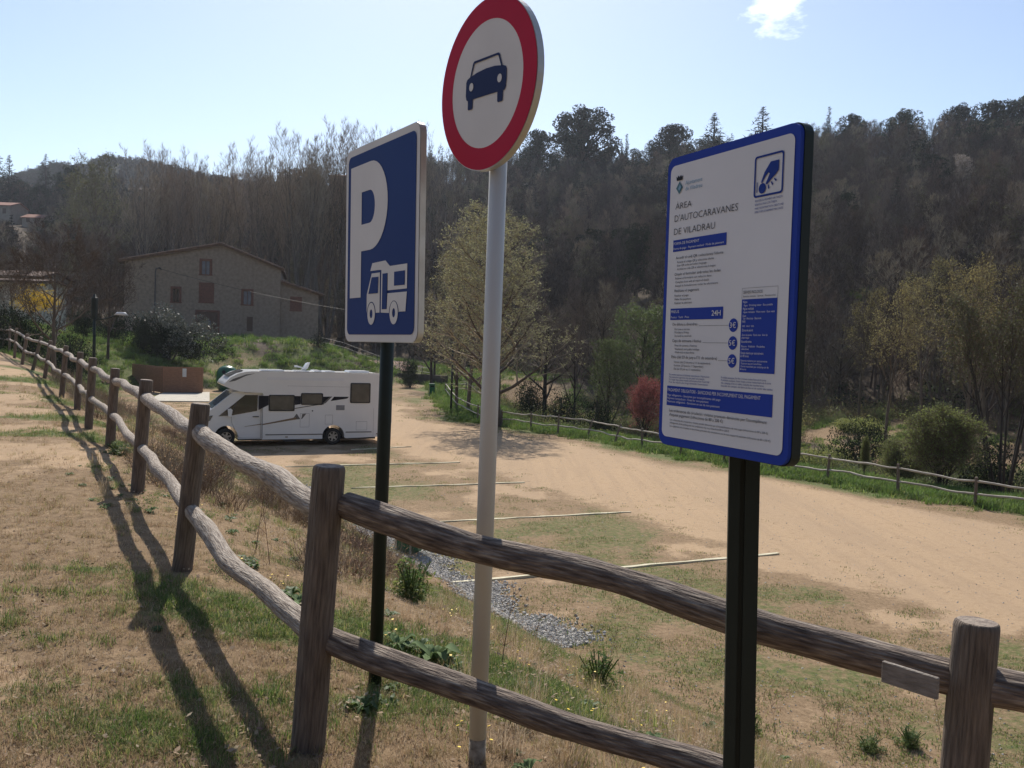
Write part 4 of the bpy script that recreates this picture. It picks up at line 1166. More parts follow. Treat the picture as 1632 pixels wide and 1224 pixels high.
# door gap lines
mb = MB()
def line(mb, p0, p1, w_=.012, y=.112):
    a, b = V(p0[0], 0, p0[1]), V(p1[0], 0, p1[1]); d_ = (b - a).normalized(); s_ = V(-d_.z, 0, d_.x) * w_ / 2
    mb.add([(a - s_) + V(0, y, 0), (b - s_) + V(0, y, 0), (b + s_) + V(0, y, 0), (a + s_) + V(0, y, 0)], [(0, 1, 2, 3)])
for a, b in (((.99, 1.18), (1.02, .9)), ((1.02, .9), (1.3, .32)), ((2.10, 2.05), (2.12, .3)), ((1.3, .32), (2.12, .3)), ((1.45, 2.09), (2.10, 2.09))): line(mb, a, b)
mb.build('cab_door_gap', 'seal', RV, world=False)
rvp('door_handle', rect(1.80, 1.135, 2.03, 1.17), .085, .118, 'plastic', .006)
rvp('side_mirror', [(.86, 1.18), (.98, 1.16), (1.02, 1.42), (.96, 1.48), (.84, 1.46)], -.06, .06, 'cabwhite', .02)
rvp('mirror_arm', rect(.95, 1.2, 1.0, 1.26), .05, .125, 'plastic')
rvp('headlight', [(-.03, .95), (.05, 1.16), (.32, 1.20), (.22, 1.0)], .105, .1185, 'glass', 0)
rvp('bumper', [(-.08, .34), (-.08, .62), (.30, .62), (.36, .34)], .13, 2.17, 'plastic', .03)
# side windows of the living area
for nm, (x0, z0, x1, z1) in (('side_window', (2.38, 1.38, 3.39, 2.02)), ('side_window', (3.63, 1.63, 4.51, 2.10)), ('side_window', (5.62, 1.71, 6.46, 2.53))):
    f_ = rvp(nm, rrect(x1 - x0, z1 - z0, .05, (x0 + x1) / 2, (z0 + z1) / 2), -.022, -.002, 'rubber', 0)
    mb = MB(); mb.prism(rrect(x1 - x0 - .09, z1 - z0 - .09, .04, (x0 + x1) / 2, (z0 + z1) / 2), FRX, -.028, -.0225)
    g = mb.build('pane', 'smoke', f_, world=False)
# black bands and swooshes
rvp('black_band', [(2.0, 1.98), (2.375, 1.98), (2.375, 1.62), (2.0, 1.42)], -.004, -.001, 'ink')
rvp('black_band', [(3.395, 1.98), (3.625, 1.98), (3.625, 1.66), (3.395, 1.62)], -.004, -.001, 'ink')
rvp('black_band', [(4.515, 1.96), (4.84, 1.97), (4.515, 1.63)], -.004, -.001, 'ink')
rvp('black_band', [(4.96, 1.965), (5.57, 1.965), (5.50, 1.89), (4.82, 1.785)], -.004, -.001, 'ink')
rvp('stripe', [(3.395, 1.47), (4.3, 1.62), (4.62, 1.70), (4.88, 1.97), (4.80, 1.97), (4.55, 1.73), (4.25, 1.645), (3.395, 1.50)], -.008, -.0045, 'greystripe')
rvp('stripe', [(2.17, .83), (3.3, 1.02), (3.58, 1.06), (3.45, 1.14), (3.3, 1.10), (2.17, .875)], -.006, -.001, 'gold')
rvp('stripe', [(1.50, .76), (2.14, .84), (2.14, .87), (1.50, .77)], .108, .1155, 'gold')
rvp('stripe', [(3.33, 1.08), (3.48, 1.28), (3.62, 1.06), (3.5, 1.05), (3.42, 1.15)], -.0085, -.0065, 'greystripe')
rvp('stripe', [(3.66, 1.06), (3.70, 1.26), (3.86, 1.28), (3.70, 1.07)], -.006, -.001, 'greystripe')
rvp('sill_strip', rect(2.28, .425, 4.54, .465), -.008, -.001, 'greystripe')
rvp('sill_strip', rect(5.47, .50, 6.55, .54), -.008, -.001, 'greystripe')
rvp('front_vent', [(.86, 2.50), (1.02, 2.62), (1.5, 2.80), (1.85, 2.85), (1.5, 2.75), (1.1, 2.55)], -.005, -.001, 'greystripe')
mb = MB()
for x0, z0, x1, z1 in ((3.62, .74, 3.98, 1.28), (4.62, .85, 4.92, 1.22), (5.9, .6, 6.35, .95)):
    for a, b in (((x0, z0), (x1, z0)), ((x1, z0), (x1, z1)), ((x1, z1), (x0, z1)), ((x0, z1), (x0, z0))): line(mb, a, b, .010, -.003)
line(mb, (2.16, .3), (2.16, 2.05), .02, -.003); line(mb, (6.62, .35), (6.62, 1.5), .008, -.003); line(mb, (3.1, 2.38), (5.6, 2.36), .008, -.003)
tag(mb.build('hatch_gap', 'seal', RV, world=False), kind='stuff')
rvp('awning_case', rect(2.3, 2.60, 5.35, 2.70), -.012, -.001, 'cabwhite', .004)
rvp('corner_trim', [(7.28, .9), (7.385, .9), (7.37, 2.6), (7.27, 2.8)], -.006, -.001, 'seal')
rvp('marker_lamp', rect(3.05, .33, 3.15, .37), -.012, -.001, 'gold')
rvp('marker_lamp', rect(6.75, .42, 6.85, .46), -.012, -.001, 'gold')
rvp('fridge_vent', rect(5.05, 1.42, 5.40, 1.62), -.010, -.001, 'seal', .003)
rvp('lock', circ(.03, 12, 4.10, 1.39), -.012, -.001, 'plastic')
rvp('roof_rail', rect(2.0, 2.92, 7.1, 2.95), .02, .06, 'alu')
rvp('overcab_window', [(.90, 2.69), (1.46, 2.935), (1.44, 2.95), (.88, 2.71)], .5, 1.8, 'smoke')
for x0, x1, h in ((2.15, 3.1, .05), (3.5, 4.1, .035), (4.25, 4.6, .06), (4.7, 5.15, .045), (5.7, 6.6, .075)):
    rvp('roof_hatch', [(x0, 2.925), (x1, 2.925), (x1 - .04, 2.93 + h), (x0 + .06, 2.93 + h)], .7, 1.5, 'whitelead', .01)
dish = rvp('satellite_dish', [(3.9, 3.02), (4.05, 3.26), (4.15, 3.30), (4.06, 3.06), (3.98, 3.0)], .9, 1.35, 'whitelead', .01)
rvp('dish_arm', [(3.55, 3.10), (3.92, 3.05), (3.92, 3.09), (3.62, 3.17), (3.55, 3.16)], 1.08, 1.14, 'whitelead')
rvp('dish_foot', rect(3.85, 2.925, 4.0, 3.03), 1.02, 1.2, 'whitelead')
rvp('underframe', rect(1.3, .2, 6.8, .27), .3, 2.0, 'plastic')
rvp('side_step', rect(3.0, .16, 3.5, .2), .05, .3, 'plastic')
def wheel(x, y, side):
    mb = MB()
    prof_ = [(.20, -.11), (.30, -.115), (.335, -.09), (.345, 0), (.335, .09), (.30, .115), (.20, .11)]
    n = 36; vs = []; fs = []
    for i in range(n):
        a = 2 * math.pi * i / n
        for r_, yy in prof_: vs.append(V(x + r_ * math.cos(a), y + yy, .345 + r_ * math.sin(a)))
    k = len(prof_)
    for i in range(n):
        for j in range(k - 1): fs.append((i * k + j, ((i + 1) % n) * k + j, ((i + 1) % n) * k + j + 1, i * k + j + 1))
    mb.add(vs, fs)
    w_ = mb.build('wheel', 'rubber', RV, world=False, smooth=True)
    yy = y - .09 * side
    mb = MB(); fr_ = (V(x, yy, .345), V(1, 0, 0), V(0, 0, 1), V(0, side, 0))
    mb.prism(circ(.205, 30), fr_, .05, .06, 1)
    o_, u, v, n_ = fr_
    vs = [o_ + u * a + v * b + n_ * -.01 for a, b in circ(.215, 30) + circ(.185, 30)]
    mb.add(vs, [(q, (q + 1) % 30, 30 + (q + 1) % 30, 30 + q) for q in range(30)])
    for q in range(6):
        a = q * math.pi / 3 + .3
        ca, sa = math.cos(a), math.sin(a)
        mb.prism([(ca * .03 - sa * .04, sa * .03 + ca * .04), (ca * .03 + sa * .04, sa * .03 - ca * .04), (ca * .19 + sa * .028, sa * .19 - ca * .028), (ca * .19 - sa * .028, sa * .19 + ca * .028)], fr_, -.008, .02)
    mb.prism(circ(.05, 16), fr_, -.02, .02)
    mb.build('rim', ['hub', 'rubber'], w_, world=False)
for x in (.82, 4.97):
    wheel(x, .26 if x < 1 else .17, 1); wheel(x, 2.04 if x < 1 else 2.13, -1)

# ------------------------------------------------------------------ parking bay edgings
for k, ((x0, y0), (x1, y1), lab) in enumerate((((722, 927), (1240, 881), 'pale edging board across the sand, the one nearest the fence'), ((668, 832), (1005, 815), 'pale edging board across the sand, second from the fence'), ((560, 777), (836, 768), 'pale edging board across the sand, third from the fence'), ((455, 743), (733, 736), 'thin pale edging board just in front of the motorhome shadow'), ((560, 716), (655, 711), 'thin pale edging board ending just behind the motorhome'))):
    a, b = P(x0, y0, 10), P(x1, y1, 10)
    def on0(px_, py_):
        d_ = ray(px_, py_); t_ = (0.032 - 4.3) / d_[2]; return CAM + d_ * t_
    a, b = V(*on0(x0, y0)), V(*on0(x1, y1))
    d_ = (b - a).normalized(); s_ = V(-d_.y, d_.x, 0) * .042
    mb = MB(); N = 16; rg = random.Random(k)
    rows = []
    for i in range(N + 1):
        c_ = a.lerp(b, i / N) + s_ * rg.uniform(-.15, .15)
        rows += [c_ - s_ + V(0, 0, -.06), c_ - s_ + V(0, 0, rg.uniform(-.012, .006)), c_ + s_ + V(0, 0, rg.uniform(-.012, .006)), c_ + s_ + V(0, 0, -.06)]
    fs = [(4 * i + j, 4 * (i + 1) + j, 4 * (i + 1) + j + 1, 4 * i + j + 1) for i in range(N) for j in range(3)] + [(0, 1, 2, 3), (4 * N + 3, 4 * N + 2, 4 * N + 1, 4 * N)]
    mb.add(rows, fs)
    tag(mb.build('bay_edging', 'edging'), lab, 'edging', 'edging boards marking the parking bays')

# ------------------------------------------------------------------ far rail fence
mids = [(709, 627), (728, 653), (761, 671), (800, 679), (846, 685), (889, 691), (935, 697), (978, 708), (1023, 715)]
fp = []
for x, y in mids:
    d_ = ray(x, y); t_ = -4.3 / d_[2]; q = CAM + d_ * t_; fp.append(V(q[0], q[1], 0))
q2 = []
for x, y in ((1318, 767), (1431, 788), (1554, 807)):
    d_ = ray(x, y); t_ = -4.3 / d_[2]; q = CAM + d_ * t_; q2.append(V(q[0], q[1], 0))
last = fp[-1]
for k in range(1, 4): fp.append(last.lerp(q2[0], k / 4))
fp += q2
fp += [q2[-1] + V(2.0, -1.9, 0), q2[-1] + V(4.1, -3.7, 0), q2[-1] + V(6.3, -5.4, 0)]
fp.insert(0, fp[0] + V(1.6, 3.2, 0)); fp.insert(0, fp[0] + V(2.6, 2.0, 0))
for p_ in fp: p_.z = T(p_.x, p_.y)
ff = empty('rail_fence', fp[8], 0, 'thin two rail wooden fence along the far edge of the parking ground', 'fence')
rg = random.Random(9)
tops = []
for i, b in enumerate(fp):
    t = b + V(rg.uniform(-.05, .05), rg.uniform(-.04, .04), .93 * rg.uniform(.93, 1.06))
    if i == 8: t = b + V(.28, 0, .9)
    if i == 9: t = b + V(.30, 0, .93)
    tops.append(t)
    mb = MB(); mb.tube([b - V(0, 0, .2), b.lerp(t, .5), t - (t - b) * .02, t], [.052, .048, .046, .038], 9, cap=True)
    mb.build('post', 'post', ff, smooth=False)
for i in range(len(fp) - 1):
    for h in (.86, .42):
        a = fp[i].lerp(tops[i], h); b = fp[i + 1].lerp(tops[i + 1], h)
        log_rail(a, b, .034, rg.uniform(-.02, .06), seed=100 + i * 3 + int(h * 10), wob=.03, n=7, parent=ff, segs=9, mats=('farrail', 'endgrain'))

# ------------------------------------------------------------------ bins, igloo, sheds, wall
def bin_(loc, rz, label, h=.95, w_=.42):
    e = empty('litter_bin', loc, rz, label, 'litter bin', 'green litter bins')
    mb = MB(); mb.box((0, 0, h * .5), (w_, w_ * .9, h * .86), bev=.02); mb.build('bin_body', 'bin', e, world=False)
    mb = MB(); mb.box((0, 0, h * .965), (w_ * 1.12, w_ * 1.02, h * .07), bev=.02); mb.build('bin_lid', 'bin', e, world=False)
    mb = MB(); mb.box((0, -w_ * .46, h * .78), (w_ * .7, .02, .1)); mb.build('bin_slot', 'ink', e, world=False)
    return e
q = hit(688, 630); bin_((q[0], q[1], 0), .3, 'small green litter bin on the grass beside the far fence corner')
# green sheet metal box with sloping flank at the foot of the bank
d_ = ray(645, 884); t_ = -4.3 / d_[2]; q = CAM + d_ * t_
e = empty('service_box', (q[0] + .12, q[1] + .05, 0.04), -.5, 'green metal box with a pale edge strip standing at the foot of the bank', 'box')
mb = MB(); mb.prism([(-.26, 0), (.10, 0), (.38, .42), (.38, .60), (-.26, .60)], (V(0, 0, 0), V(1, 0, 0), V(0, 0, 1), V(0, 1, 0)), -.2, .2); bevel(mb.build('box_body', 'bin', e, world=False), .01, 2)
mb = MB(); mb.box((.13, -.212, .31), (.03, .02, .56)); mb.build('edge_strip', 'alu', e, world=False)
mb = MB(); mb.box((-.22, -.212, .31), (.03, .02, .56)); mb.build('edge_strip', 'alu', e, world=False)
# recycling igloo
q = spot(363, 68); q = (q[0], q[1], T(q[0], q[1]))
e = empty('recycling_igloo', q, 0, 'green domed recycling igloo behind the nose of the motorhome', 'recycling bin')
mb = MB(); n = 28
prof_ = [(.60, 0), (.74, .25), (.80, .7), (.80, 1.1), (.74, 1.5), (.60, 1.75), (.35, 1.9), (.05, 1.95)]
vs = [V(r_ * math.cos(2 * math.pi * i / n), r_ * math.sin(2 * math.pi * i / n), z) for r_, z in prof_ for i in range(n)]
mb.add(vs, [(j * n + i, j * n + (i + 1) % n, (j + 1) * n + (i + 1) % n, (j + 1) * n + i) for j in range(len(prof_) - 1) for i in range(n)] + [tuple(range((len(prof_) - 1) * n, len(prof_) * n))])
mb.build('shell', 'igloo', e, world=False, smooth=True)
mb = MB(); mb.tube([(0, -.74, 1.45), (0, -.82, 1.47)], .14, 16); mb.build('deposit_hole', 'ink', e, world=False)
mb = MB(); mb.tube([(0, 0, 1.9), (0, 0, 2.02)], .06, 8); mb.build('lifting_knob', 'plastic', e, world=False)
# slatted wooden enclosure with two faces
g0 = spot(212, 66); g1 = spot(260, 62.3); g2 = spot(325, 63.5)
z0 = min(T(*g1[:2]), T(*g2[:2])); zt = float(P(260, 584, 62.3)[2])
e = empty('slatted_enclosure', (g1[0], g1[1], z0), 0, 'reddish brown slatted wooden enclosure against the earth bank', 'enclosure')
def wallslats(a, b, nm):
    a = V(a[0], a[1], z0); b = V(b[0], b[1], z0); d_ = (b - a).normalized(); Ln = (b - a).length; n_ = V(d_.y, -d_.x, 0)
    if n_.y > 0: n_ = -n_
    mb = MB(); H_ = zt - z0; z = .12
    while z < H_ - .05:
        c_ = (a + b) / 2 + V(0, 0, z + .045); R_ = Matrix((d_, V(-d_.y, d_.x, 0), V(0, 0, 1))).transposed()
        mb.box(c_ + n_ * .03, (Ln, .022, .082), R_); z += .095
    tag(mb.build(nm, 'shed', e), kind='stuff')
    for k in range(int(Ln / 1.25) + 1):
        mb = MB(); c_ = a + d_ * min(Ln - .05, .05 + k * 1.25) + V(0, 0, H_ / 2); mb.box(c_, (.09, .07, H_), Matrix((d_, V(-d_.y, d_.x, 0), V(0, 0, 1))).transposed()); mb.build('upright', 'shed', e)
    mb = MB(); mb.box((a + b) / 2 + V(0, 0, H_ / 2) - n_ * .12, (Ln - .1, .02, H_ - .1), Matrix((d_, V(-d_.y, d_.x, 0), V(0, 0, 1))).transposed()); mb.build('back_panel', 'shutter', e)
wallslats(g0, g1, 'slats'); wallslats(g1, g2, 'slats')
c_ = P(295, 594, 62.9); mb = MB(); mb.box((c_[0], c_[1] - .12, c_[2]), (.28, .02, .6)); mb.build('notice', 'white', e)
# concrete apron in front of it
def polyslab(name, pts, h, m, label, kind='structure', cat=None):
    mb = MB(); k = len(pts)
    vs = [V(x, y, T(x, y) - .1) for x, y in pts] + [V(x, y, h) for x, y in pts]
    mb.add(vs, [tuple(range(k, 2 * k))] + [(i, (i + 1) % k, k + (i + 1) % k, k + i) for i in range(k)])
    return tag(mb.build(name, m), label, cat, kind=kind)
def on0(px_, py_, z=0.0):
    d_ = ray(px_, py_); t_ = (z - 4.3) / d_[2]; q_ = CAM + d_ * t_; return float(q_[0]), float(q_[1])
polyslab('concrete_apron', [on0(232, 640), on0(334, 641), on0(334, 626), on0(262, 626)], .06, 'concrete', 'pale concrete apron in front of the slatted enclosure')
# dark stone retaining wall at the far end
e = empty('retaining_wall', (-9, 88, 0), 0, 'low dark stone retaining wall at the far end of the parking ground', 'wall')
wp = [spot(330, 74), spot(480, 82), spot(630, 89.3), spot(680, 89.3), spot(712, 87)]
for a, b in zip(wp[:-1], wp[1:]):
    a = V(a[0], a[1], -.1); b = V(b[0], b[1], -.1); d_ = (b - a).normalized(); R_ = Matrix((d_, V(-d_.y, d_.x, 0), V(0, 0, 1))).transposed()
    mb = MB(); mb.box((a + b) / 2 + V(0, 0, .55), ((b - a).length + .2, .4, 1.15), R_); mb.build('wall_stretch', 'darkstone', e)

# ------------------------------------------------------------------ stone farmhouse
HZ = 95.0
hx0 = float(P(197, 540, HZ)[0]); zb = T(hx0 + 9, HZ)
HR = math.radians(13)
house = empty('stone_farmhouse', (hx0, HZ, zb), HR, 'large stone farmhouse with a broad gable beyond the grassy bank', 'house')
def hp(px_, py_):
    d_ = ray(px_, py_); n_ = np.array([-math.sin(HR), math.cos(HR), 0]); o_ = np.array([hx0, HZ, 0])
    t_ = float(((o_ - CAM) @ n_) / (d_ @ n_)); q_ = CAM + d_ * t_
    return (float((q_[0] - hx0) * math.cos(HR) + (q_[1] - HZ) * math.sin(HR)), float(q_[2]) - zb)
FRH = (V(0, 0, 0), V(1, 0, 0), V(0, 0, 1), V(0, 1, 0))
pl = hp(197, 416); pr_ = hp(353, 391); pq = hp(448, 430); ll0 = hp(449, 450); ll1 = hp(508, 470)
Wm = pq[0]
mb = MB(); mb.prism([(0, -1.5), (Wm, -1.5), (Wm, pq[1]), (pr_[0], pr_[1]), (0, pl[1])], FRH, 0, 15); mb.build('wall', 'stone', house, world=False)
mb = MB(); mb.prism([(Wm + .003, -1.5), (ll1[0], -1.5), (ll1[0], ll1[1]), (Wm + .003, ll0[1])], FRH, 0.4, 11); mb.build('lean_to_wall', 'stone', house, world=False)
def slab(a, b, y0, y1, th_, ext, name):
    d_ = V(b[0] - a[0], 0, b[1] - a[1]).normalized()
    a_ = (a[0] - d_.x * ext[0], a[1] - d_.z * ext[0]); b_ = (b[0] + d_.x * ext[1], b[1] + d_.z * ext[1])
    mb = MB(); mb.prism([a_, b_, (b_[0], b_[1] + th_), (a_[0], a_[1] + th_)], FRH, y0, y1)
    r_ = mb.build(name, 'rooftile', house, world=False)
    # rows of curved tiles along the verge and eaves
    mb = MB(); Ln = math.hypot(b_[0] - a_[0], b_[1] - a_[1]); k = 0.0
    while k < Ln - .2:
        c_ = V(a_[0] + d_.x * k, 0, a_[1] + d_.z * k + th_)
        mb.tube([c_ + V(0, y0 - .03, .02), c_ + V(d_.x * .42, y0 - .03, d_.z * .42 + .02)], [.12, .10], 6, cap=True)
        k += .38
    for q_ in range(int((y1 - y0) / .5)):
        y = y0 + .25 + q_ * .5
        mb.tube([V(a_[0] + .02, y, a_[1] + th_ + .01), V(b_[0] - .02, y, b_[1] + th_ + .01)], .09, 5, cap=True)
    t_ = mb.build('roof_tile_rows', 'rooftile', r_, world=False); tag(t_, kind='stuff')
slab((0, pl[1]), (pr_[0], pr_[1]), -.35, 15.3, .2, (.7, .05), 'roof')
slab((pr_[0], pr_[1]), (Wm, pq[1]), -.36, 15.31, .2, (.05, .35), 'roof')
slab((Wm, ll0[1]), (ll1[0], ll1[1]), .0, 11.3, .18, (-.05, .5), 'lean_to_roof')
WIN = [((321, 416), (335, 437), 'pane', 1, 1), ((275, 460), (286, 481), 'dark', 1, 1), ((320, 454), (338, 481), 'brick', 1, 0), ((387.5, 464), (401, 485), 'pane', 1, 1), ((465, 476), (478, 494), 'brickd', 1, 0),
       ((314, 498), (347, 533), 'door', 1, 0), ((393, 505), (403, 528), 'shut', 0, 1), ((457, 519), (468, 541), 'door2', 0, 0), ((246, 463), (253, 478), 'dark', 0, 1)]
for (x0, y0), (x1, y1), kind, sur, fr2 in WIN[:8]:
    a = hp(x0, y1); b = hp(x1, y0); x0_, z0_, x1_, z1_ = a[0], a[1], b[0], b[1]
    yo = .4 if x0 > 450 else 0
    nm = 'door' if kind.startswith('door') else 'window'
    mb = MB()
    t = .22 if sur else .12
    for bx in (rect(x0_ - t, z0_, x0_, z1_ + t), rect(x1_, z0_, x1_ + t, z1_ + t), rect(x0_ + .002, z1_, x1_ - .002, z1_ + t), rect(x0_ - t - .05, z0_ - .12, x1_ + t + .05, z0_ - .002)):
        mb.prism(bx, FRH, yo - .05, yo - .001)
    f_ = mb.build(nm, 'brickred' if sur else 'stone', house, world=False)
    mb = MB(); mb.prism(rect(x0_ + .001, z0_ + .001, x1_ - .001, z1_ - .001), FRH, yo - .012, yo - .002)
    mb.build('leaf' if nm == 'door' else 'pane', {'pane': 'pane', 'dark': 'glass', 'brick': 'brickred', 'brickd': 'brickred', 'door': 'shutter', 'shut': 'shutter', 'door2': 'stone'}[kind], f_, world=False)
    if fr2:
        mb = MB(); cx = (x0_ + x1_) / 2
        for bx in (rect(cx - .035, z0_, cx + .035, z1_), rect(x0_, z0_, x0_ + .06, z1_), rect(x1_ - .06, z0_, x1_, z1_), rect(x0_ + .062, z1_ - .06, cx - .037, z1_), rect(cx + .037, z1_ - .06, x1_ - .062, z1_)):
            mb.prism(bx, FRH, yo - .03, yo - .0125)
        mb.build('frame', 'shutter', f_, world=False)
a = hp(328, 518); b = hp(336, 511)
mb = MB(); mb.prism(rect(a[0], a[1], b[0], b[1]), FRH, -.09, -.06); mb.build('door_notice', 'pane', house, world=False)
a = hp(248, 428)
mb = MB(); mb.tube([(a[0], -.12, 0), (a[0], -.12, a[1] - .5), (a[0] + .1, -.25, a[1]), (a[0] + .45, -.2, a[1] + .1), (a[0] + .6, -.06, a[1] - .1)], .06, 6); mb.build('service_pipe', 'plastic', house, world=False)
# overhead cable from the pipe across the facade to a pole on the right
a = V(hx0 + (a[0] + .5) * math.cos(HR), HZ + (a[0] + .5) * math.sin(HR) - .35, zb + a[1]); b = V(*P(690, 512, 90))
mb = MB(); pts = []
for k in range(41):
    t = k / 40; q_ = a.lerp(b, t); q_.z -= 1.3 * 4 * t * (1 - t) * .5; pts.append(q_)
mb.tube(pts, .016, 4, cap=False)
tag(mb.build('overhead_cable', 'cable'), 'thin cable running right from the stone farmhouse facade', 'cable')
bt = b + V(.3, .2, 0); zz0 = T(bt.x, bt.y)
mb = MB(); mb.tube([V(bt.x, bt.y, zz0 - .4), V(bt.x, bt.y, b.z + .4)], [.12, .09], 8)
tag(mb.build('utility_pole', 'barkdark'), 'wooden utility pole among the trees right of the farmhouse', 'pole')
# road edge kerb and paving in front of the house
mb = MB(); pts = [spot(x, 92.0) for x in range(338, 512, 8)]
vs = []; fs = []
for x, y, z in pts: vs += [V(x, y, z - .3), V(x, y, z + .22), V(x, y + .25, z + .22), V(x, y + .25, z - .3)]
for i in range(len(pts) - 1): fs += [(4 * i + j, 4 * i + 4 + j, 4 * i + 5 + j, 4 * i + 1 + j) for j in range(3)]
mb.add(vs, fs + [(0, 1, 2, 3), tuple(range(len(vs) - 1, len(vs) - 5, -1))]); tag(mb.build('kerb', 'concrete'), 'pale kerb at the top of the bank before the farmhouse', kind='structure')
mb = MB(); xs_ = [float(P(x, 545, 92)[0]) for x in (514, 650)]
N = 16; vs = []
for i in range(N + 1):
    x = xs_[0] + (xs_[1] - xs_[0]) * i / N
    for y in (91.5, 93, 95, 97): vs.append(V(x, y, T(x, y) + .06 + (y - 91.5) * .02))
mb.add(vs, [(4 * i + j, 4 * i + 4 + j, 4 * i + 5 + j, 4 * i + 1 + j) for i in range(N) for j in range(3)]); tag(mb.build('terrace_paving', 'paving'), 'pinkish paving right of the farmhouse', kind='structure')
e = empty('metal_railing', spot(600, 91), 0, 'dark thin railing on top of the bank right of the farmhouse', 'railing')
prev = None
for k in range(11):
    x, y, z = spot(512 + k * 18, 91.0)
    mb = MB(); mb.tube([(x, y, z - .1), (x, y, z + 1.0)], .03, 5); mb.build('baluster', 'plastic', e)
    if prev:
        for h in (.95, .5):
            mb = MB(); mb.tube([(prev[0], prev[1], prev[2] + h), (x, y, z + h)], .022, 4); mb.build('bar', 'plastic', e)
    prev = (x, y, z)

# ------------------------------------------------------------------ other buildings
def simple_house(name, x0, x1, ytop, ybot, Y, label, wall='render', roof='farroof', rh=.8, dep=8, wins=0, over=.4):
    X0, X1 = float(P(x0, 540, Y)[0]), float(P(x1, 540, Y)[0]); zt_ = float(P((x0 + x1) / 2, ytop, Y)[2]); zb_ = float(P((x0 + x1) / 2, ybot, Y)[2])
    e = empty(name, (X0, Y, zb_), 0, label, 'house')
    W_ = X1 - X0; H_ = zt_ - zb_
    mb = MB(); mb.prism([(0, -3), (dep, -3), (dep, H_), (dep / 2, H_ + rh), (0, H_)], (V(0, 0, 0), V(0, 1, 0), V(0, 0, 1), V(1, 0, 0)), 0, W_); mb.build('wall', wall, e, world=False)
    for sgn in (0, 1):
        a_ = (-over, H_ - over * rh / (dep / 2)) if not sgn else (dep + over, H_ - over * rh / (dep / 2)); b_ = (dep / 2, H_ + rh)
        p_ = [a_, b_, (b_[0], b_[1] + .2), (a_[0], a_[1] + .2)]
        mb = MB(); mb.prism(p_, (V(0, 0, 0), V(0, 1, 0), V(0, 0, 1), V(1, 0, 0)), -over, W_ + over); mb.build('roof', roof, e, world=False)
    for k in range(wins):
        cx = W_ * (k + .7) / (wins + .4)
        mb = MB(); mb.prism(rect(cx - .5, H_ * .45, cx + .5, H_ * .45 + 1.4), FRH, -.04, -.001); mb.build('window', 'shutter', e, world=False)
    return e
CLEAR = [(1488, 1548, 120, 156), (985, 1036, 92, 124)]
for nm_, x0_, x1_, yt_, yb_, lab_, kw in (('hillside_house', -30, 14, 327, 350, 'cream house with a red roof at the left edge of the wooded slope', dict(wins=3, rh=1.3, dep=9)), ('hillside_house', 33, 66, 347, 360, 'low house with a red roof halfway up the left slope', dict(wins=2, rh=1.2, dep=7)),
        ('hilltop_house', 200, 248, 303, 328, 'long pale roofed house behind the bare poplars on the hill', dict(rh=1.3, dep=9, roof='rooftile')), ('ridge_house', 518, 560, 281, 304, 'pale house on the ridge behind the row of poplars', dict(rh=1.0, dep=8))):
    h_ = hit((x0_ + x1_) / 2, yb_ + 3); Yh = float(h_[1]) - 1 if nm_ == 'hillside_house' else (290 if nm_ == 'hilltop_house' else 268)
    simple_house(nm_, x0_, x1_, yt_, yb_, Yh, lab_, **kw); CLEAR.append((x0_ - 10, x1_ + 10, Yh - (85 if nm_ == 'hillside_house' else 30), Yh + 12))
simple_house('long_barn', -60, 62, 440, 456, 98, 'long brown roofed barn behind the yellow forsythia', wall='stone', roof='darktile', rh=.7, dep=7)
simple_house('plastered_outbuilding', -50, 58, 449, 480, 76, 'low pale plastered outbuilding at the left edge by the yellow bush', wall='plaster', roof='darktile', rh=.25, dep=5)

# heap of pinkish field stones on the grassy mound
e = empty('stone_heap', spot(176, 62), 0, 'small heap of pale pinkish stones on the grassy mound left of the glossy bush', 'stone heap')
rg = random.Random(4)
for k in range(16):
    x, y, z = spot(163 + k * 1.7, 62 + rg.uniform(-.6, .6)); mb = MB(); s_ = rg.uniform(.10, .2)
    mb.box((x, y, z + s_ * .4 + (.14 if k % 3 == 0 else 0)), (s_ * 1.5, s_, s_ * .8), Matrix.Rotation(rg.uniform(0, 3), 3, 'Z') @ Matrix.Rotation(rg.uniform(-.3, .3), 3, 'X'), bev=.03)
    mb.build('stone', 'paving' if k % 2 else 'plaster', e)

# ------------------------------------------------------------------ street lamps
def lamp(loc, top, label, arm):
    e = empty('street_lamp', loc, 0, label, 'street lamp')
    mb = MB(); mb.tube([(0, 0, -.3), (0, 0, top)], [.075, .055], 10); mb.build('post', 'darkgreen', e, world=False, smooth=True)
    if arm:
        mb = MB(); mb.box((0, -.02, top * .86), (.22, .2, .95), bev=.03); mb.build('control_box', 'darkgreen', e, world=False)
        mb = MB(); mb.tube([(0, 0, top * .74), (.5, 0, top * .76), (1.0, 0, top * .80)], .03, 6); mb.build('arm', 'darkgreen', e, world=False)
        mb = MB(); n = 12
        vs = [V(1.15 + .32 * math.cos(2 * math.pi * i / n), .2 * math.sin(2 * math.pi * i / n), top * .80) for i in range(n)] + [V(1.15 + .18 * math.cos(2 * math.pi * i / n), .12 * math.sin(2 * math.pi * i / n), top * .80 + .13) for i in range(n)]
        mb.add(vs, [(i, (i + 1) % n, n + (i + 1) % n, n + i) for i in range(n)] + [tuple(range(n, 2 * n)), tuple(range(n - 1, -1, -1))]); mb.build('lamp_shade', 'white', e, world=False, smooth=True)
    else:
        mb = MB(); mb.tube([(0, 0, top), (0, 0, top + .12), (0, 0, top + .38), (0, 0, top + .45)], [.06, .13, .17, .05], 8); mb.build('lantern', 'darkgreen', e, world=False)
    return e
q = hit(150, 562); Yl = 38.0
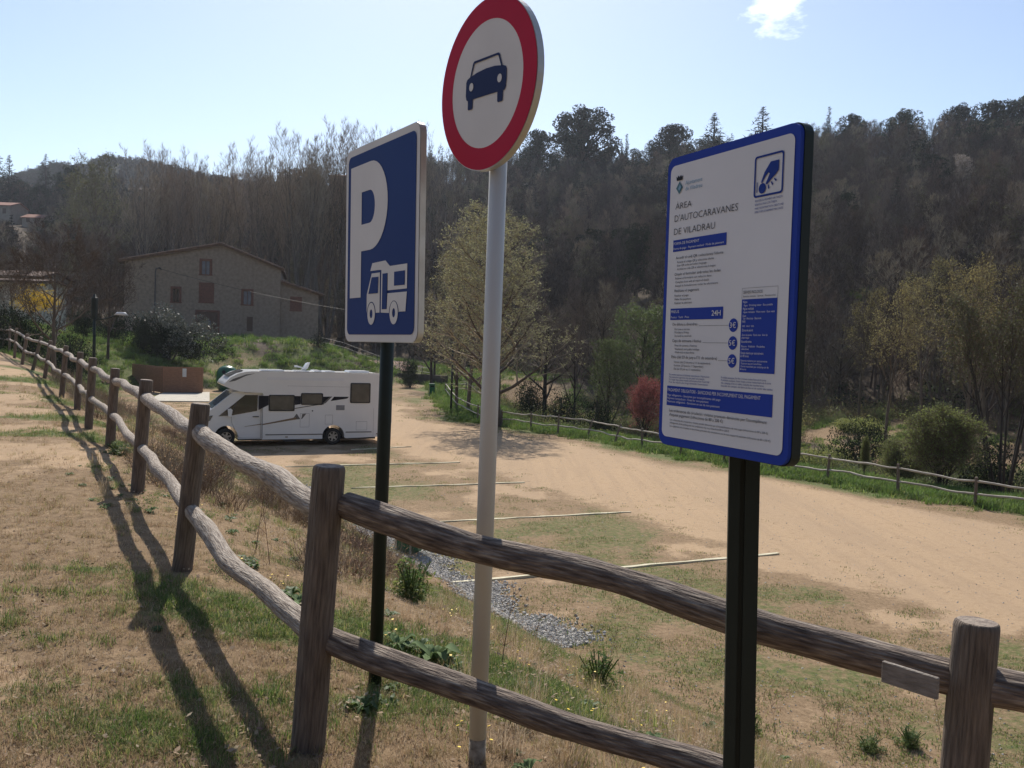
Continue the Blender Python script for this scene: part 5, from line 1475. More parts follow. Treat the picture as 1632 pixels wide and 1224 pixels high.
sx, sy, sz = spot(150, Yl); lamp((sx, sy, sz), height_to(149, 468, Yl), 'dark street lamp with a side arm beyond the log fence', True)
sx, sy, sz = spot(722, 55.5); lamp((sx, sy, sz), height_to(724, 556, 55.5), 'thin dark lantern post by the far fence and the pair of trees', False)
#@@PART3@@
# ------------------------------------------------------------------ trees that stand out singly
SPB = [(24, 52, .40, .10, .12, .12), (7, 42, .5, .06, .2, .15), (5, 40, .5, .05, .2, .2)]
mc = tree_meshes(11, 11.8, .20, [(36, 50, .33, .14, .12, .11), (8, 42, .48, .08, .15, .15), (5, 42, .5, .06, .2, .2)], 'bark', ['twigpale', 'bud'], twig_w=.016, twig_n=5, twig_len=.42, leaf=(3, .07, .05))
x, y, z = spot(797, 46.0); H0 = height_to(797, 318, 46.0)
place_tree('budding_tree', mc, (x, y, z), .4, (H0 / 11.8 * 1.55, H0 / 11.8 * 1.55, H0 / 11.8), 'tall budding tree with a full yellow green crown beside the far fence', 'tree')
mc2 = tree_meshes(12, 11.0, .16, [(22, 55, .34, .14, .14, .11), (7, 40, .48, .08, .15, .15), (5, 42, .5, .06, .2, .2)], 'bark', ['twigpale', 'bud'], twig_w=.02, twig_n=5, twig_len=.42, leaf=(3, .085, .05))
for px_, Y_, top, rz, lab in ((731, 60, 372, 1.0, 'left one of the two slim budding trees behind the lantern post'), (749, 57, 345, 3.1, 'right one of the two slim budding trees behind the lantern post')):
    x, y, z = spot(px_, Y_); k = height_to(px_, top, Y_) / 11.0
    place_tree('budding_tree', mc2, (x, y, z), rz, (k * .9, k * .9, k), lab, 'tree', 'pair of budding trees behind the lantern post')
# bare spreading tree left of the lamp
mb_ = tree_meshes(13, 8.0, .16, [(16, 58, .50, .09, .22, .12), (8, 42, .48, .05, .15, .16), (6, 42, .5, .04, .2, .2)], 'bark', ['twigbrown'], twig_w=.024, twig_n=8, twig_len=.45)
x, y, z = spot(86, 43); k = height_to(100, 345, 43) / 8.0
place_tree('bare_tree', mb_, (x, y, z), 0.5, (k * 1.05, k * 1.05, k), 'bare brown spreading tree behind the log fence, left of the street lamp', 'tree')
x, y, z = spot(20, 58); k = height_to(20, 400, 58) / 8.0
place_tree('bare_tree', mb_, (x, y, z), 2.5, k, 'bare brown tree at the left edge in front of the plastered outbuilding', 'tree')
x, y, z = spot(172, 66); k = height_to(172, 370, 66) / 8.0
place_tree('bare_tree', mb_, (x, y, z), 4.0, (k * .8, k * .8, k), 'bare brown tree between the street lamp and the farmhouse', 'tree')
# poplars
pop = [tree_meshes(20 + i, 26, .30, [(8, 22, .40, .12, .38, .06), (6, 24, .40, .14, .2, .09), (4, 28, .5, .12, .15, .12)], 'barkpale', ['poplartwig'], twig_w=.045, twig_n=4, twig_len=.9, twig_up=.7, split=(5, 4, 6)[i] , trunk_wob=.04) for i in range(3)]
PL = [(232, 262, 118), (248, 225, 116), (270, 220, 122), (287, 240, 126), (320, 232, 119), (338, 236, 124), (357, 250, 128), (405, 225, 124), (424, 216, 121), (445, 238, 128), (466, 208, 122), (484, 198, 119), (503, 202, 124), (518, 196, 121), (543, 192, 125), (566, 208, 121), (575, 190, 127), (610, 188, 123), (632, 196, 128), (700, 205, 132)]
rg = random.Random(3)
for i, (px_, top, Y_) in enumerate(PL):
    x, y, z = spot(px_, Y_); h = height_to(px_, top, Y_)
    g1_ = px_ < 380
    ORD = ['first', 'second', 'third', 'fourth', 'fifth', 'sixth', 'seventh']
    gi_ = i if i < 7 else (i - 7 if i < 14 else i - 14)
    place_tree('bare_poplar', pop[i % 3], (x, y, z), rg.uniform(0, 6), (h / 26 * .95, h / 26 * .95, h / 26), ('tall bare poplar left of the farmhouse ridge, %s of that clump counted from the left' if g1_ else ('tall bare poplar over the right farmhouse roof slope, %s from the left there' if px_ < 530 else 'tall bare poplar rising behind the parking sign, %s of these from the left')) % ORD[gi_], 'tree', 'poplars left of the farmhouse ridge' if g1_ else ('poplars above the farmhouse roof' if px_ < 530 else 'poplars around the parking sign'))
# olive-tinted tree left
mo = tree_meshes(31, 20, .3, [(16, 40, .42, .10, .2, .1), (7, 38, .5, .08, .15, .14), (6, 38, .5, .06, .2, .18)], 'bark', ['twig', 'budolive'], twig_w=.05, twig_n=5, twig_len=1.0, leaf=(2, .20, .15))
for px_, top, Y_, lab in ((158, 238, 135, 'big olive tinted budding tree on the left under the distant hill'), (118, 262, 150, 'olive tinted tree just right of the dark spruces at left')):
    x, y, z = spot(px_, Y_); k = height_to(px_, top, Y_) / 20
    place_tree('budding_tree', mo, (x, y, z), Y_, k, lab, 'tree')
# conifers
cf = [conifer(41, 16, 7, 34, 9, dens=9, needle=.9), conifer(42, 18, 6, 30, 8, dens=8, needle=.8)]
for px_, top, Y_, w_, lab in ((70, 244, 265, 1.0, 'dark pointed spruce on the left slope'), (12, 246, 262, 1.2, 'dark pointed spruce at the far left edge'), (-6, 240, 266, 1.2, 'dark broad conifer cut by the left edge'), (1123, 178, 228, 1.7, 'dark conical spruce on the skyline left of the two above the notice board'), (1199, 168, 225, 1.6, 'pale grey green fir on the skyline just above the notice board')):
    x, y, z = spot(px_, Y_); h = max(8, height_to(px_, top, Y_))
    place_tree('conifer', cf[0], (x, y, z), px_, (h / 16 * w_, h / 16 * w_, h / 16), lab, 'tree')
cy = conifer(44, 10, 1.6, 30, 7, dens=7, needle=.6, droop=-.9)
for px_, top, Y_, lab in ((986, 212, 225, 'thin dark cypress on the skyline right of the big round pine'), (1303, 168, 215, 'thin cypress tip on the skyline right of the notice board'), (96, 330, 238, 'dark cypress beside the low red roofed house on the left slope')):
    x, y, z = spot(px_, Y_); h = max(6, height_to(px_, top, Y_))
    place_tree('cypress', cy, (x, y, z), px_, h / 10, lab, 'tree')
ev = [evergreen(51, 16, 13, 110, 140, .42, 'pine', .25, size=.19, flat=.8), evergreen(52, 12, 11, 100, 130, .36, 'oak', .15, size=.2, flat=.85), evergreen(53, 9, 9, 70, 110, .3, 'oaklight', .1, size=.24, flat=.8)]
for px_, top, Y_, i, ws, lab in ((917, 168, 225, 0, 1.15, 'big dark round pine on the skyline right of the round sign'), (846, 205, 230, 1, .8, 'small dark round tree on the skyline touching the round sign'), (1060, 196, 228, 1, 1.0, 'dark round evergreen on the skyline left of the notice board'), (1030, 222, 226, 2, .7, 'low dark evergreen on the skyline between cypress and notice board'),
                               (1510, 164, 200, 0, .9, 'large dark pine on the right skyline with sky showing through'), (1560, 160, 198, 0, 1.0, 'dark pine near the right end of the skyline'), (1605, 155, 196, 0, 1.1, 'dark pine at the right end of the skyline'), (1650, 158, 196, 0, 1.1, 'dark pine cut by the right edge of the skyline'), (1425, 172, 205, 1, .8, 'dark pointed evergreen on the right skyline'), (1340, 180, 208, 1, .8, 'dark round evergreen right of the notice board top'),
                               (108, 262, 256, 0, .8, 'dark evergreen mass right of the left spruce'), (258, 395, 120, 1, .5, 'dark evergreen behind the left roof slope of the farmhouse'), (1010, 352, 120, 2, .55, 'small rounded evergreen halfway up the wooded slope left of the notice board'), (60, 296, 262, 1, 1.1, 'dark evergreen below the left spruce'), (30, 286, 264, 0, .9, 'dark evergreen between the spruces at left'),
                               (480, 262, 170, 1, 1.0, 'dark evergreen crown behind the poplars over the farmhouse roof'), (1620, 330, 110, 0, .9, 'very dark evergreen at the right edge halfway up the slope')):
    x, y, z = spot(px_, Y_); H_ = (16, 12, 9)[i]; h = min(max(5.5, height_to(px_, top, Y_)), 22)
    place_tree('evergreen_tree', ev[i], (x, y, z), px_ * .7, (h / H_ * ws, h / H_ * ws, h / H_), lab, 'tree')
# white blossom tree
bl = tree_meshes(61, 8, .15, [(12, 45, .42, .1, .25, .1), (6, 40, .5, .08, .2, .14), (5, 38, .5, .06, .2, .2)], 'bark', ['twigpale', 'blossom'], twig_w=.03, twig_n=4, twig_len=.6, leaf=(3, .16, .1))
for px_, top, Y_, lab in ((1516, 243, 150, 'pale blossoming tree high on the right wooded slope'), (1325, 548, 74, 'small pale blossoming tree above the grassy clearing')):
    x, y, z = spot(px_, Y_); k = min(1.3, height_to(px_, top, Y_) / 8)
    k = max(k, .45)
    place_tree('blossoming_tree', bl, (x, y, z), px_, k, lab, 'tree')
# trees beyond the far fence
md = tree_meshes(71, 9, .24, [(15, 55, .46, .08, .25, .14), (8, 42, .48, .04, .15, .18), (6, 42, .5, .03, .2, .2)], 'barkdark', ['twig'], twig_w=.02, twig_n=5, twig_len=.5)
for px_, top, Y_, rz, ws, lab in ((872, 470, 58, 0, 1.0, 'dark bare tree with a thick trunk behind the big budding tree'), (920, 480, 56, 2, .5, 'slim bare tree leaning by the far fence'), (955, 455, 66, 4, .8, 'bare greyish tree between the budding tree and the red tree'), (690, 470, 78, 1.5, .9, 'bare tree behind the parking sign at the end of the parking ground'), (1340, 470, 70, 3.3, .7, 'dark bare tree beyond the clearing just right of the notice board')):
    x, y, z = spot(px_, Y_); k = height_to(px_, top, Y_) / 9
    place_tree('bare_tree', md, (x, y, z), rz, (k * ws, k * ws, k), lab, 'tree')
mr_ = tree_meshes(81, 4.2, .08, [(14, 46, .55, .08, .08, .12), (7, 40, .5, .06, .15, .16), (5, 38, .5, .05, .2, .2)], 'barkdark', ['twigbrown', 'redleaf'], twig_w=.012, twig_n=4, twig_len=.34, leaf=(3, .07, .08), split=3)
x, y, z = spot(1032, 44.5); k = height_to(1032, 596, 44.5) / 4.2
place_tree('red_plum_tree', mr_, (x, y, z), 1, (k * .85, k * .85, k), 'small red leaved plum tree behind the far fence, left of the notice board', 'tree')
mw = tree_meshes(82, 9, .2, [(16, 48, .45, .1, .15, .12), (8, 42, .5, .05, .15, .16), (5, 40, .5, .0, .2, .2)], 'barkdark', ['twig', 'willow'], twig_w=.02, twig_n=5, twig_len=.5, leaf=(4, .13, .12), twig_up=-.1)
for px_, top, Y_, rz, ws, lab in ((1022, 480, 62, 0, 1.0, 'rounded pale green willow left of the notice board'), (975, 535, 58, 2, .8, 'grey green leafy tree low between willow and budding tree')):
    x, y, z = spot(px_, Y_); k = height_to(px_, top, Y_) / 9
    place_tree('willow', mw, (x, y, z), rz, (k * ws, k * ws, k), lab, 'tree')
mg = [tree_meshes(91 + i, 10, .13, [(15, 36, .36, .14, .34, .08), (7, 34, .5, .1, .15, .12), (5, 36, .5, .08, .2, .18)], 'bark', ['twigbrown', 'budgold'], twig_w=.02, twig_n=4, twig_len=.5, leaf=(2, .10, .08), trunk_wob=.06) for i in range(2)]
GL = [(1418, 440, 52, .0, 'golden budding tree standing alone on the grassy clearing'), (1375, 455, 62, .8, 'golden budding tree behind the grassy clearing, next to the notice board'), (1475, 425, 58, 0, 'slender golden budding tree left of the green round bush'), (1500, 400, 66, 0, 'pale trunked golden budding tree above the green round bush'), (1545, 405, 46, 0, 'golden budding tree with a pale trunk behind the round bush'), (1575, 420, 54, 0, 'golden budding tree right of the round bush'), (1605, 410, 60, 0, 'golden budding tree near the right edge'), (1640, 430, 50, 0, 'golden budding tree cut by the right edge')]
for i, (px_, top, Y_, _, lab) in enumerate(GL):
    x, y, z = spot(px_, Y_); k = height_to(px_, top, Y_) / 10
    place_tree('golden_tree', mg[i % 2], (x, y, z), i * 1.3, (k * .95, k * .95, k), lab, 'tree')
mt = tree_meshes(95, 9, .12, [(9, 30, .3, .12, .55, .08), (6, 34, .5, .1, .15, .12), (4, 36, .5, .08, .2, .18)], 'barkdark', ['twigbrown', 'budolive'], twig_w=.02, twig_n=4, twig_len=.5, leaf=(2, .10, .08), split=6, trunk_wob=.03)
x, y, z = spot(1612, 33); k = height_to(1612, 500, 33) / 9
place_tree('multi_stemmed_tree', mt, (x, y, z), 0, (k * 1.1, k * 1.1, k * 1.25), 'dark tree of several upright stems beyond the far fence at the right edge', 'tree')
# round green bush with several stems by the far fence
mgb = tree_meshes(96, 3.6, .06, [(18, 42, .50, .06, .16, .12), (8, 42, .5, .03, .15, .15), (5, 40, .5, .02, .2, .2)], 'barkdark', ['twigbrown', 'springleaf'], twig_w=.012, twig_n=4, twig_len=.40, leaf=(2, .06, .07), split=6, trunk_wob=.05)
x, y, z = spot(1512, 30.5); k = height_to(1512, 636, 30.5) / 3.6
place_tree('round_shrub', mgb, (x, y, z), 0, (k * 1.15, k * 1.15, k), 'round bright green shrub of many stems behind the right stretch of far fence', 'bush')
x, y, z = spot(1452, 33.5); k = height_to(1452, 690, 33.5) / 3.6
place_tree('round_shrub', mgb, (x, y, z), 2, (k * 1.2, k * 1.2, k), 'small green shrub just left of the big round green shrub', 'bush')
x, y, z = spot(1388, 31); k = height_to(1388, 690, 31) / 3.6
place_tree('sapling', mgb, (x, y, z), 1, (k * .3, k * .3, k), 'thin sapling behind the far fence right of the notice board', 'tree')

# ------------------------------------------------------------------ bushes
bs = bush(101, 4.9, 2.6, 4.4, 90, 260, .15, ['glintleaf', 'hedge'], 12, .55, .22, toplit=True)
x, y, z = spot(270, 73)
e = place_bush('glossy_bush', bs, (x, y, z - .3), .12, 1, 'big dark bush with top leaves coloured pale for sun glint in front of the farmhouse')
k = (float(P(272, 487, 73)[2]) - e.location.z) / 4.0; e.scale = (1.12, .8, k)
b2 = bush(102, 1.2, 1.1, 1.9, 22, 90, .10, ['hedge', 'oak'], 6, .3, .42)
x, y, z = spot(509, 88); place_bush('round_bush', b2, (x, y, z - .15), 0, 1, 'small round dark bush at the right end of the kerb before the farmhouse')
b3 = bush(103, 1.6, 1.2, 1.9, 24, 110, .10, ['yellow', 'springleaf'], 10, .08, .42)
for px_, Y_, sc_, lab in ((50, 62, 1.0, 'yellow flowering forsythia at the foot of the plastered outbuilding'), (72, 61, .65, 'smaller yellow forsythia sprig right of the large one')):
    x, y, z = spot(px_, Y_); zt2 = float(P(px_, 452 if sc_ == 1 else 462, Y_)[2]); place_bush('forsythia', b3, (x, y, zt2 - 1.9 * sc_), 0, sc_, lab)
b4 = bush(104, 2.2, 1.5, 2.0, 40, 200, .085, ['hedge', 'oaklight'], 8, .25, .4)
for px_, Y_, sc_, top, lab in ((8, 52, 1.0, 478, 'dark hedge bush at the left edge below the outbuilding'), (45, 50, 1.0, 484, 'dark hedge bush below the yellow forsythia'), (110, 54, 1.0, 488, 'dark bush right of the bare spreading tree'), (135, 70, .8, 470, 'dark shrub behind the street lamp'), (228, 72, .7, 500, 'dark shrub at the left end of the glossy bush'), (180, 74, .8, 478, 'dark shrub left of the farmhouse corner'),
                                (655, 82, .8, 560, 'dark scrub above the end of the retaining wall'), (1385, 44, .9, 648, 'dark bramble heap in the hollow right of the notice board'), (1590, 34, .9, 690, 'dark bramble heap under the multi stemmed tree'), (850, 58, .9, 600, 'dark thicket behind the big budding trunk'), (905, 54, .8, 612, 'dark thicket right of the big budding trunk'), (960, 52, .8, 610, 'dark thicket left of the red plum tree')):
    x, y, z = spot(px_, Y_); zt2 = float(P(px_, top, Y_)[2]); hh = max(.6, min(zt2 - z + .1, 3.2)); place_bush('dark_shrub', b4, (x, y, z - .1), px_, (sc_, sc_, hh / 2.0), lab)

b5 = bush(105, 2.0, 1.5, 1.3, 34, 150, .10, ['grassyel', 'springleaf'], 10, .35, .4)
for px_, Y_, sc_, hh, lab in ((1300, 36, 1.0, 1.5, 'yellow green scrub bush just right of the notice board edge'), (1340, 46, 1.2, 1.6, 'yellow green scrub bush beyond the hollow right of the notice board'), (1405, 35, .8, .9, 'low yellow green bush below the lone golden tree'), (1440, 50, 1.1, 1.5, 'yellow green bush on the clearing left of the round green shrub'), (1372, 60, 1.2, 1.4, 'yellowish bush at the back of the grassy clearing'), (905, 50, .9, 1.0, 'green bush between the big trunk and the far fence'), (980, 48, .8, .9, 'low green bush left of the red plum tree')):
    x, y, z = spot(px_, Y_); place_bush('scrub_bush', b5, (x, y, z - .1), px_, (sc_, sc_, hh / 1.3), lab)

# ------------------------------------------------------------------ woods on the slopes (too many to count)
fw = []
for i in range(5):
    t_ = tree_meshes(200 + i, 11, .17, [(10, (38, 30, 50, 34, 44)[i], .42, .12, .25, .1), (5, 36, .5, .1, .2, .14), (5, 36, .5, .08, .2, .2)], ['bark'], [('twigbrown', 'twig', 'darktwig', 'twigpale', 'darktwig')[i]], twig_w=.05, twig_n=4, twig_len=.9, twig_up=.5)
    fw.append(join_mesh('bare_wood_tree', t_))
for i, mname in enumerate(('twigpale',)):
    t_ = tree_meshes(210 + i, 10, .16, [(11, 40, .42, .12, .2, .1), (5, 36, .5, .1, .2, .14), (5, 36, .5, .08, .2, .2)], ['bark'], ['twig', 'budolive'], twig_w=.05, twig_n=4, twig_len=.8, leaf=(1, .22, .15))
    fw.append(join_mesh('budding_wood_tree', t_))
fe = [join_mesh('evergreen_wood_tree', evergreen(220, 9, 8, 30, 150, .3, 'oak', .12)), join_mesh('evergreen_wood_tree', evergreen(221, 11, 8, 30, 150, .3, 'pine', .3)), join_mesh('evergreen_wood_tree', conifer(222, 13, 5, 24, 7, dens=7, needle=.8))]
CF = proto_coll('bare_wood', fw); CE = proto_coll('evergreen_wood', fe)
def sample_slope(n, seed, a0=-36, a1=36, rpow=1.0):
    rg_ = np.random.default_rng(seed)
    az = np.radians(rg_.uniform(a0, a1, n)); azd = np.degrees(az)
    r0 = np.interp(azd, [-35, -12, 0, 10, 30], [112, 126, 96, 78, 62]); r1 = ridge_dist(az) + 14
    r = np.sqrt(r0 ** 2 + (r1 ** 2 - r0 ** 2) * rg_.random(n))
    X = r * np.sin(az); Y = r * np.cos(az)
    px0 = 816 + FPX * np.tan(az)
    k = np.ones(len(X), bool)
    for a_, b_, c_, d_ in CLEAR: k &= ~((px0 > a_) & (px0 < b_) & (Y > c_) & (Y < d_))
    return X[k], Y[k]
X, Y = sample_slope(5200, 1)
dens = fbm(X, Y, 26, 301); keep = np.random.default_rng(5).random(len(X)) < np.clip(.55 + 1.2 * (dens - .3), .3, 1)
X, Y = X[keep], Y[keep]
Z = terrain(X, Y) - .3
rg_ = np.random.default_rng(7)
scatter('bare_woodland', CF, X, Y, Z, rg_.uniform(.55, 1.0, len(X)), 'bare grey brown woodland covering the slopes up to the skyline', 'woodland', seed=3, zs=rg_.uniform(.6, 1.08, len(X)))
X, Y = sample_slope(5200, 2)
az_ = np.degrees(np.arctan2(X, Y)); r_ = np.hypot(X, Y)
m_ = fbm(X, Y, 34, 311)
rel = (r_ - 90) / 150
pr2 = sst(.52, .64, m_) * .5 + .5 * sst(.66, .95, rel) * sst(-4, 12, az_) + .18 * sst(.8, 1.1, rel) * sst(-8, -16, az_) + .5 * sst(-19, -25, az_) * sst(.2, .5, rel) + .45 * np.exp(-((az_ - 9) / 7) ** 2) * sst(.4, .6, rel)
keep = (np.random.default_rng(6).random(len(X)) < pr2 * .5) & (r_ > np.interp(az_, [-35, -12, 0, 10, 30], [150, 165, 130, 110, 100]))
X, Y = X[keep], Y[keep]; Z = terrain(X, Y) - .3
rg_ = np.random.default_rng(8)
scatter('evergreen_woodland', CE, X, Y, Z, rg_.uniform(.55, 1.05, len(X)), 'dark evergreen patches of woodland among the bare trees on the slopes', 'woodland', seed=4)
rg_ = np.random.default_rng(12); n = 2600
a_ = rg_.uniform(5, 12.99, n); b_ = rg_.uniform(8, 50, n); i_ = a_.astype(int); j_ = b_.astype(int); fa = (a_ - i_)[:, None]; fb = (b_ - j_)[:, None]
hp_ = (HILLPTS[i_, j_] * (1 - fa) + HILLPTS[i_ + 1, j_] * fa) * (1 - fb) + (HILLPTS[i_, j_ + 1] * (1 - fa) + HILLPTS[i_ + 1, j_ + 1] * fa) * fb
scatter('distant_woodland', CE, hp_[:, 0], hp_[:, 1], hp_[:, 2] - 1.5, rg_.uniform(.5, .8, n), 'dim green woodland on the rounded hill beyond the left ridge', 'woodland', seed=13, zs=rg_.uniform(.35, .6, n))
# scrub on the slope and under the trees
rgb = random.Random(77)
def twig_clump(seed, R, H, n, m, w_=.012, leafm=None, lean=.8, lf=.05):
    rg = random.Random(seed); a = MB()
    for _ in range(n):
        an = rg.uniform(0, 6.28); r0_ = R * .4 * math.sqrt(rg.random()); p_ = V(r0_ * math.cos(an), r0_ * math.sin(an), 0)
        d_ = V(math.cos(an) * rg.uniform(0, lean), math.sin(an) * rg.uniform(0, lean), 1).normalized()
        L_ = H * rg.uniform(.5, 1.1); q_ = p_.copy()
        for s_ in range(3):
            d2 = (d_ + rnd_dir(rg) * .35 + V(0, 0, -.12 * s_)).normalized(); e = q_ + d2 * L_ / 3
            sd_ = d2.cross(rnd_dir(rg)).normalized() * w_ * (1 - s_ * .28) * .5
            a.add([q_ - sd_, q_ + sd_, e + sd_ * .7, e - sd_ * .7], [(0, 1, 2, 3)])
            for _k in range(2):
                b_ = q_.lerp(e, rg.random()); f_ = b_ + (d2 + rnd_dir(rg) * .9).normalized() * L_ * .25
                a.add([b_ - sd_ * .6, b_ + sd_ * .6, f_], [(0, 1, 2)])
                if leafm and rg.random() < .8:
                    u = rnd_dir(rg) * R * lf * rg.uniform(.6, 1.3); v_ = u.cross(rnd_dir(rg)) * .6
                    a.add([f_ - u, f_ + v_, f_ + u, f_ - v_], [(0, 1, 2, 3)], 1)
            q_ = e; d_ = d2
    return a.build('scrub_clump', [m] + ([leafm] if leafm else []), mesh_only=True)
CS = proto_coll('slope_scrub', [twig_clump(301, 2.0, 2.2, 60, 'twig', .035), twig_clump(302, 2.0, 1.8, 60, 'twigbrown', .035), twig_clump(303, 2.0, 2.2, 60, 'twig', .035, 'budolive'), twig_clump(304, 2.2, 1.6, 60, 'twigbrown', .035, 'oaklight')])
X, Y = sample_slope(5500, 9)
rg_ = np.random.default_rng(10)
scatter('slope_undergrowth', CS, X, Y, terrain(X, Y) - .1, rg_.uniform(.6, 1.4, len(X)), 'tangled brown undergrowth beneath the trees on the slopes', 'undergrowth', seed=11)
def region(n, x0, x1, y0, y1, seed, cond, minscale=None):
    rg_ = np.random.default_rng(seed)
    Y = y0 * (y1 / y0) ** rg_.random(n) if minscale else rg_.uniform(y0, y1, n)
    X = rg_.uniform(x0, x1, n)
    if minscale: X = rg_.uniform(-.72, .72, n) * Y
    d, dl, dr = masks(X, Y)
    k = cond(X, Y, d, dl, dr, rg_)
    X, Y = X[k], Y[k]; Z = terrain(X, Y)
    px_, py_ = project(X, Y, Z)
    k = (px_ > -160) & (px_ < 1800) & (py_ < 1420)
    return X[k], Y[k], Z[k]
# scrub beyond the far fence
CR = proto_coll('verge_scrub', [twig_clump(311, 1.2, 1.3, 50, 'twigbrown', .018, 'budgold'), twig_clump(312, 1.2, 1.1, 50, 'twig', .018, 'willow'), twig_clump(313, 1.2, 1.2, 50, 'deadbrush', .018), twig_clump(314, 1.0, .9, 60, 'weed', .02, 'springleaf')])
X, Y, Z = region(4800, -12, 50, 24, 84, 12, lambda X, Y, d, dl, dr, r_: (d > 3.0) & (dr < dl) & (r_.random(len(X)) < sst(.40, .62, fbm(X, Y, 8, 321)) * .9 + .03))
rg_ = np.random.default_rng(13)
scatter('valley_scrub', CR, X, Y, Z - .05, rg_.uniform(.5, 1.3, len(X)), 'yellowish and brown scrub in the hollow beyond the far fence', 'scrub', seed=14)

# ------------------------------------------------------------------ grasses
def tuft(seed, n, h, R, mats, w_=.006, curve=.5, flat=.5, mixp=0.0):
    rg = random.Random(seed); a = MB()
    for _ in range(n):
        an = rg.uniform(0, 6.28); r_ = R * math.sqrt(rg.random()); p_ = V(r_ * math.cos(an), r_ * math.sin(an), -.01)
        a2 = rg.uniform(0, 6.28); lean = rg.uniform(.05, 1) ** 1.2 * flat
        d_ = V(math.cos(a2) * lean, math.sin(a2) * lean, 1 - lean * .7).normalized()
        L_ = h * rg.uniform(.45, 1.1); m_ = p_ + d_ * L_ * .55
        d2 = (d_ + V(math.cos(a2), math.sin(a2), -.5) * curve * rg.uniform(.3, 1)).normalized(); e = m_ + d2 * L_ * .45
        sd_ = V(-math.sin(a2 + rg.uniform(-.8, .8)), math.cos(a2), 0).normalized() * w_ * rg.uniform(.6, 1.2) * .5
        mi = 1 if rg.random() < mixp else 0
        a.add([p_ - sd_, p_ + sd_, m_ + sd_ * .8, m_ - sd_ * .8, e], [(0, 1, 2, 3), (3, 2, 4)], mi)
    return a.build('grass_tuft', mats, mesh_only=True)
dry = proto_coll('dry_tufts', [tuft(401, 34, .075, .10, ['straw', 'straw2'], .0045, .8, 1.15, .4), tuft(402, 34, .06, .12, ['straw2', 'straw'], .004, .9, 1.3, .4), tuft(403, 26, .10, .08, ['straw', 'grassyel'], .0045, .7, .9, .3), tuft(404, 30, .05, .13, ['straw', 'deadbrush'], .0045, .9, 1.4, .35)])
grn = proto_coll('green_tufts', [tuft(411, 40, .10, .09, ['grass', 'grassyel'], .0055, .6, .8, .3), tuft(412, 34, .075, .12, ['grass', 'straw'], .0055, .7, 1.0, .3), tuft(413, 40, .07, .10, ['grassyel', 'grass'], .005, .7, 1.0, .4)])
tall = proto_coll('tall_dry_tufts', [tuft(421, 60, .42, .10, ['straw', 'straw2'], .004, .45, .55, .5), tuft(422, 50, .34, .12, ['straw', 'grassyel'], .005, .5, .7, .4), tuft(423, 60, .28, .12, ['grassyel', 'grass'], .005, .5, .7, .5), tuft(424, 44, .3, .12, ['straw2', 'deadbrush'], .004, .6, .9, .4)])
def gfun(X, Y):
    return ground_fields(X, Y)
# near ground on the path side and bank top
def c1(X, Y, d, dl, dr, r_):
    sa, gr, li, *_ = gfun(X, Y)
    return (d > 0) & (dl < dr) & (r_.random(len(X)) < (1 - .85 * sa) * (1 - .45 * gr))
X, Y, Z = region(40000, 0, 0, 1.6, 26, 21, c1, True)
rg_ = np.random.default_rng(22)
n = len(X); tilt = np.stack([rg_.normal(0, .1, n), rg_.normal(0, .1, n), rg_.uniform(0, 6.28, n)], 1)
scatter('dry_grass', dry, X, Y, Z, rg_.uniform(.3, .68, n) * (1 + sst(6, 20, Y) * .8), 'short dry straw coloured grass on the path and bank', 'grass', rot=tilt, seed=23)
def c2(X, Y, d, dl, dr, r_):
    sa, gr, li, *_ = gfun(X, Y)
    return (d > 0) & (dl < dr) & (r_.random(len(X)) < gr * 1.0 * (1 - sa))
X, Y, Z = region(60000, 0, 0, 1.6, 30, 24, c2, True)
n = len(X); rg_ = np.random.default_rng(25)
scatter('green_grass', grn, X, Y, Z, rg_.uniform(.35, .85, n) * (1 + sst(6, 20, Y) * .8), 'short green grass patches on the path and bank', 'grass', seed=26)
# taller growth on the bank beyond the fence
def c3(X, Y, d, dl, dr, r_):
    return (d > .9) & (d < 6.1) & (dl < dr) & (Y > 2.9) & (r_.random(len(X)) < (.12 + .55 * sst(.42, .62, fbm(X, Y, 1.3, 331))) * (.25 + .75 * sst(5.4, 4.4, d)))
X, Y, Z = region(9500, 0, 0, 2.9, 40, 27, c3, True)
n = len(X); rg_ = np.random.default_rng(28)
scatter('bank_grass', tall, X, Y, Z, rg_.uniform(.25, .68, n), 'taller dry and yellowish grass on the bank below the log fence', 'grass', seed=29)
# dead brambles on the bank further along
CB = proto_coll('bank_brush', [twig_clump(431, .5, .5, 70, 'deadbrush', .006, 'deadbrush', lf=.018), twig_clump(432, .5, .4, 70, 'deadbrush', .006, 'straw', lf=.02), twig_clump(433, .5, .5, 50, 'twigpale', .006)])
def c4(X, Y, d, dl, dr, r_):
    return (d > 1.6) & (d < 5.3) & (dl < dr) & (Y > 5.2) & (X < -1.25) & (r_.random(len(X)) < .62 * sst(.34, .55, fbm(X, Y, 2.2, 341)) * sst(5.2, 8.5, Y))
X, Y, Z = region(6500, 0, 0, 6.0, 46, 30, c4, True)
n = len(X); rg_ = np.random.default_rng(31)
scatter('bank_brambles', CB, X, Y, Z, rg_.uniform(.5, 1.15, n), 'dead brown brambles tangled on the bank below the fence', 'brambles', seed=32)
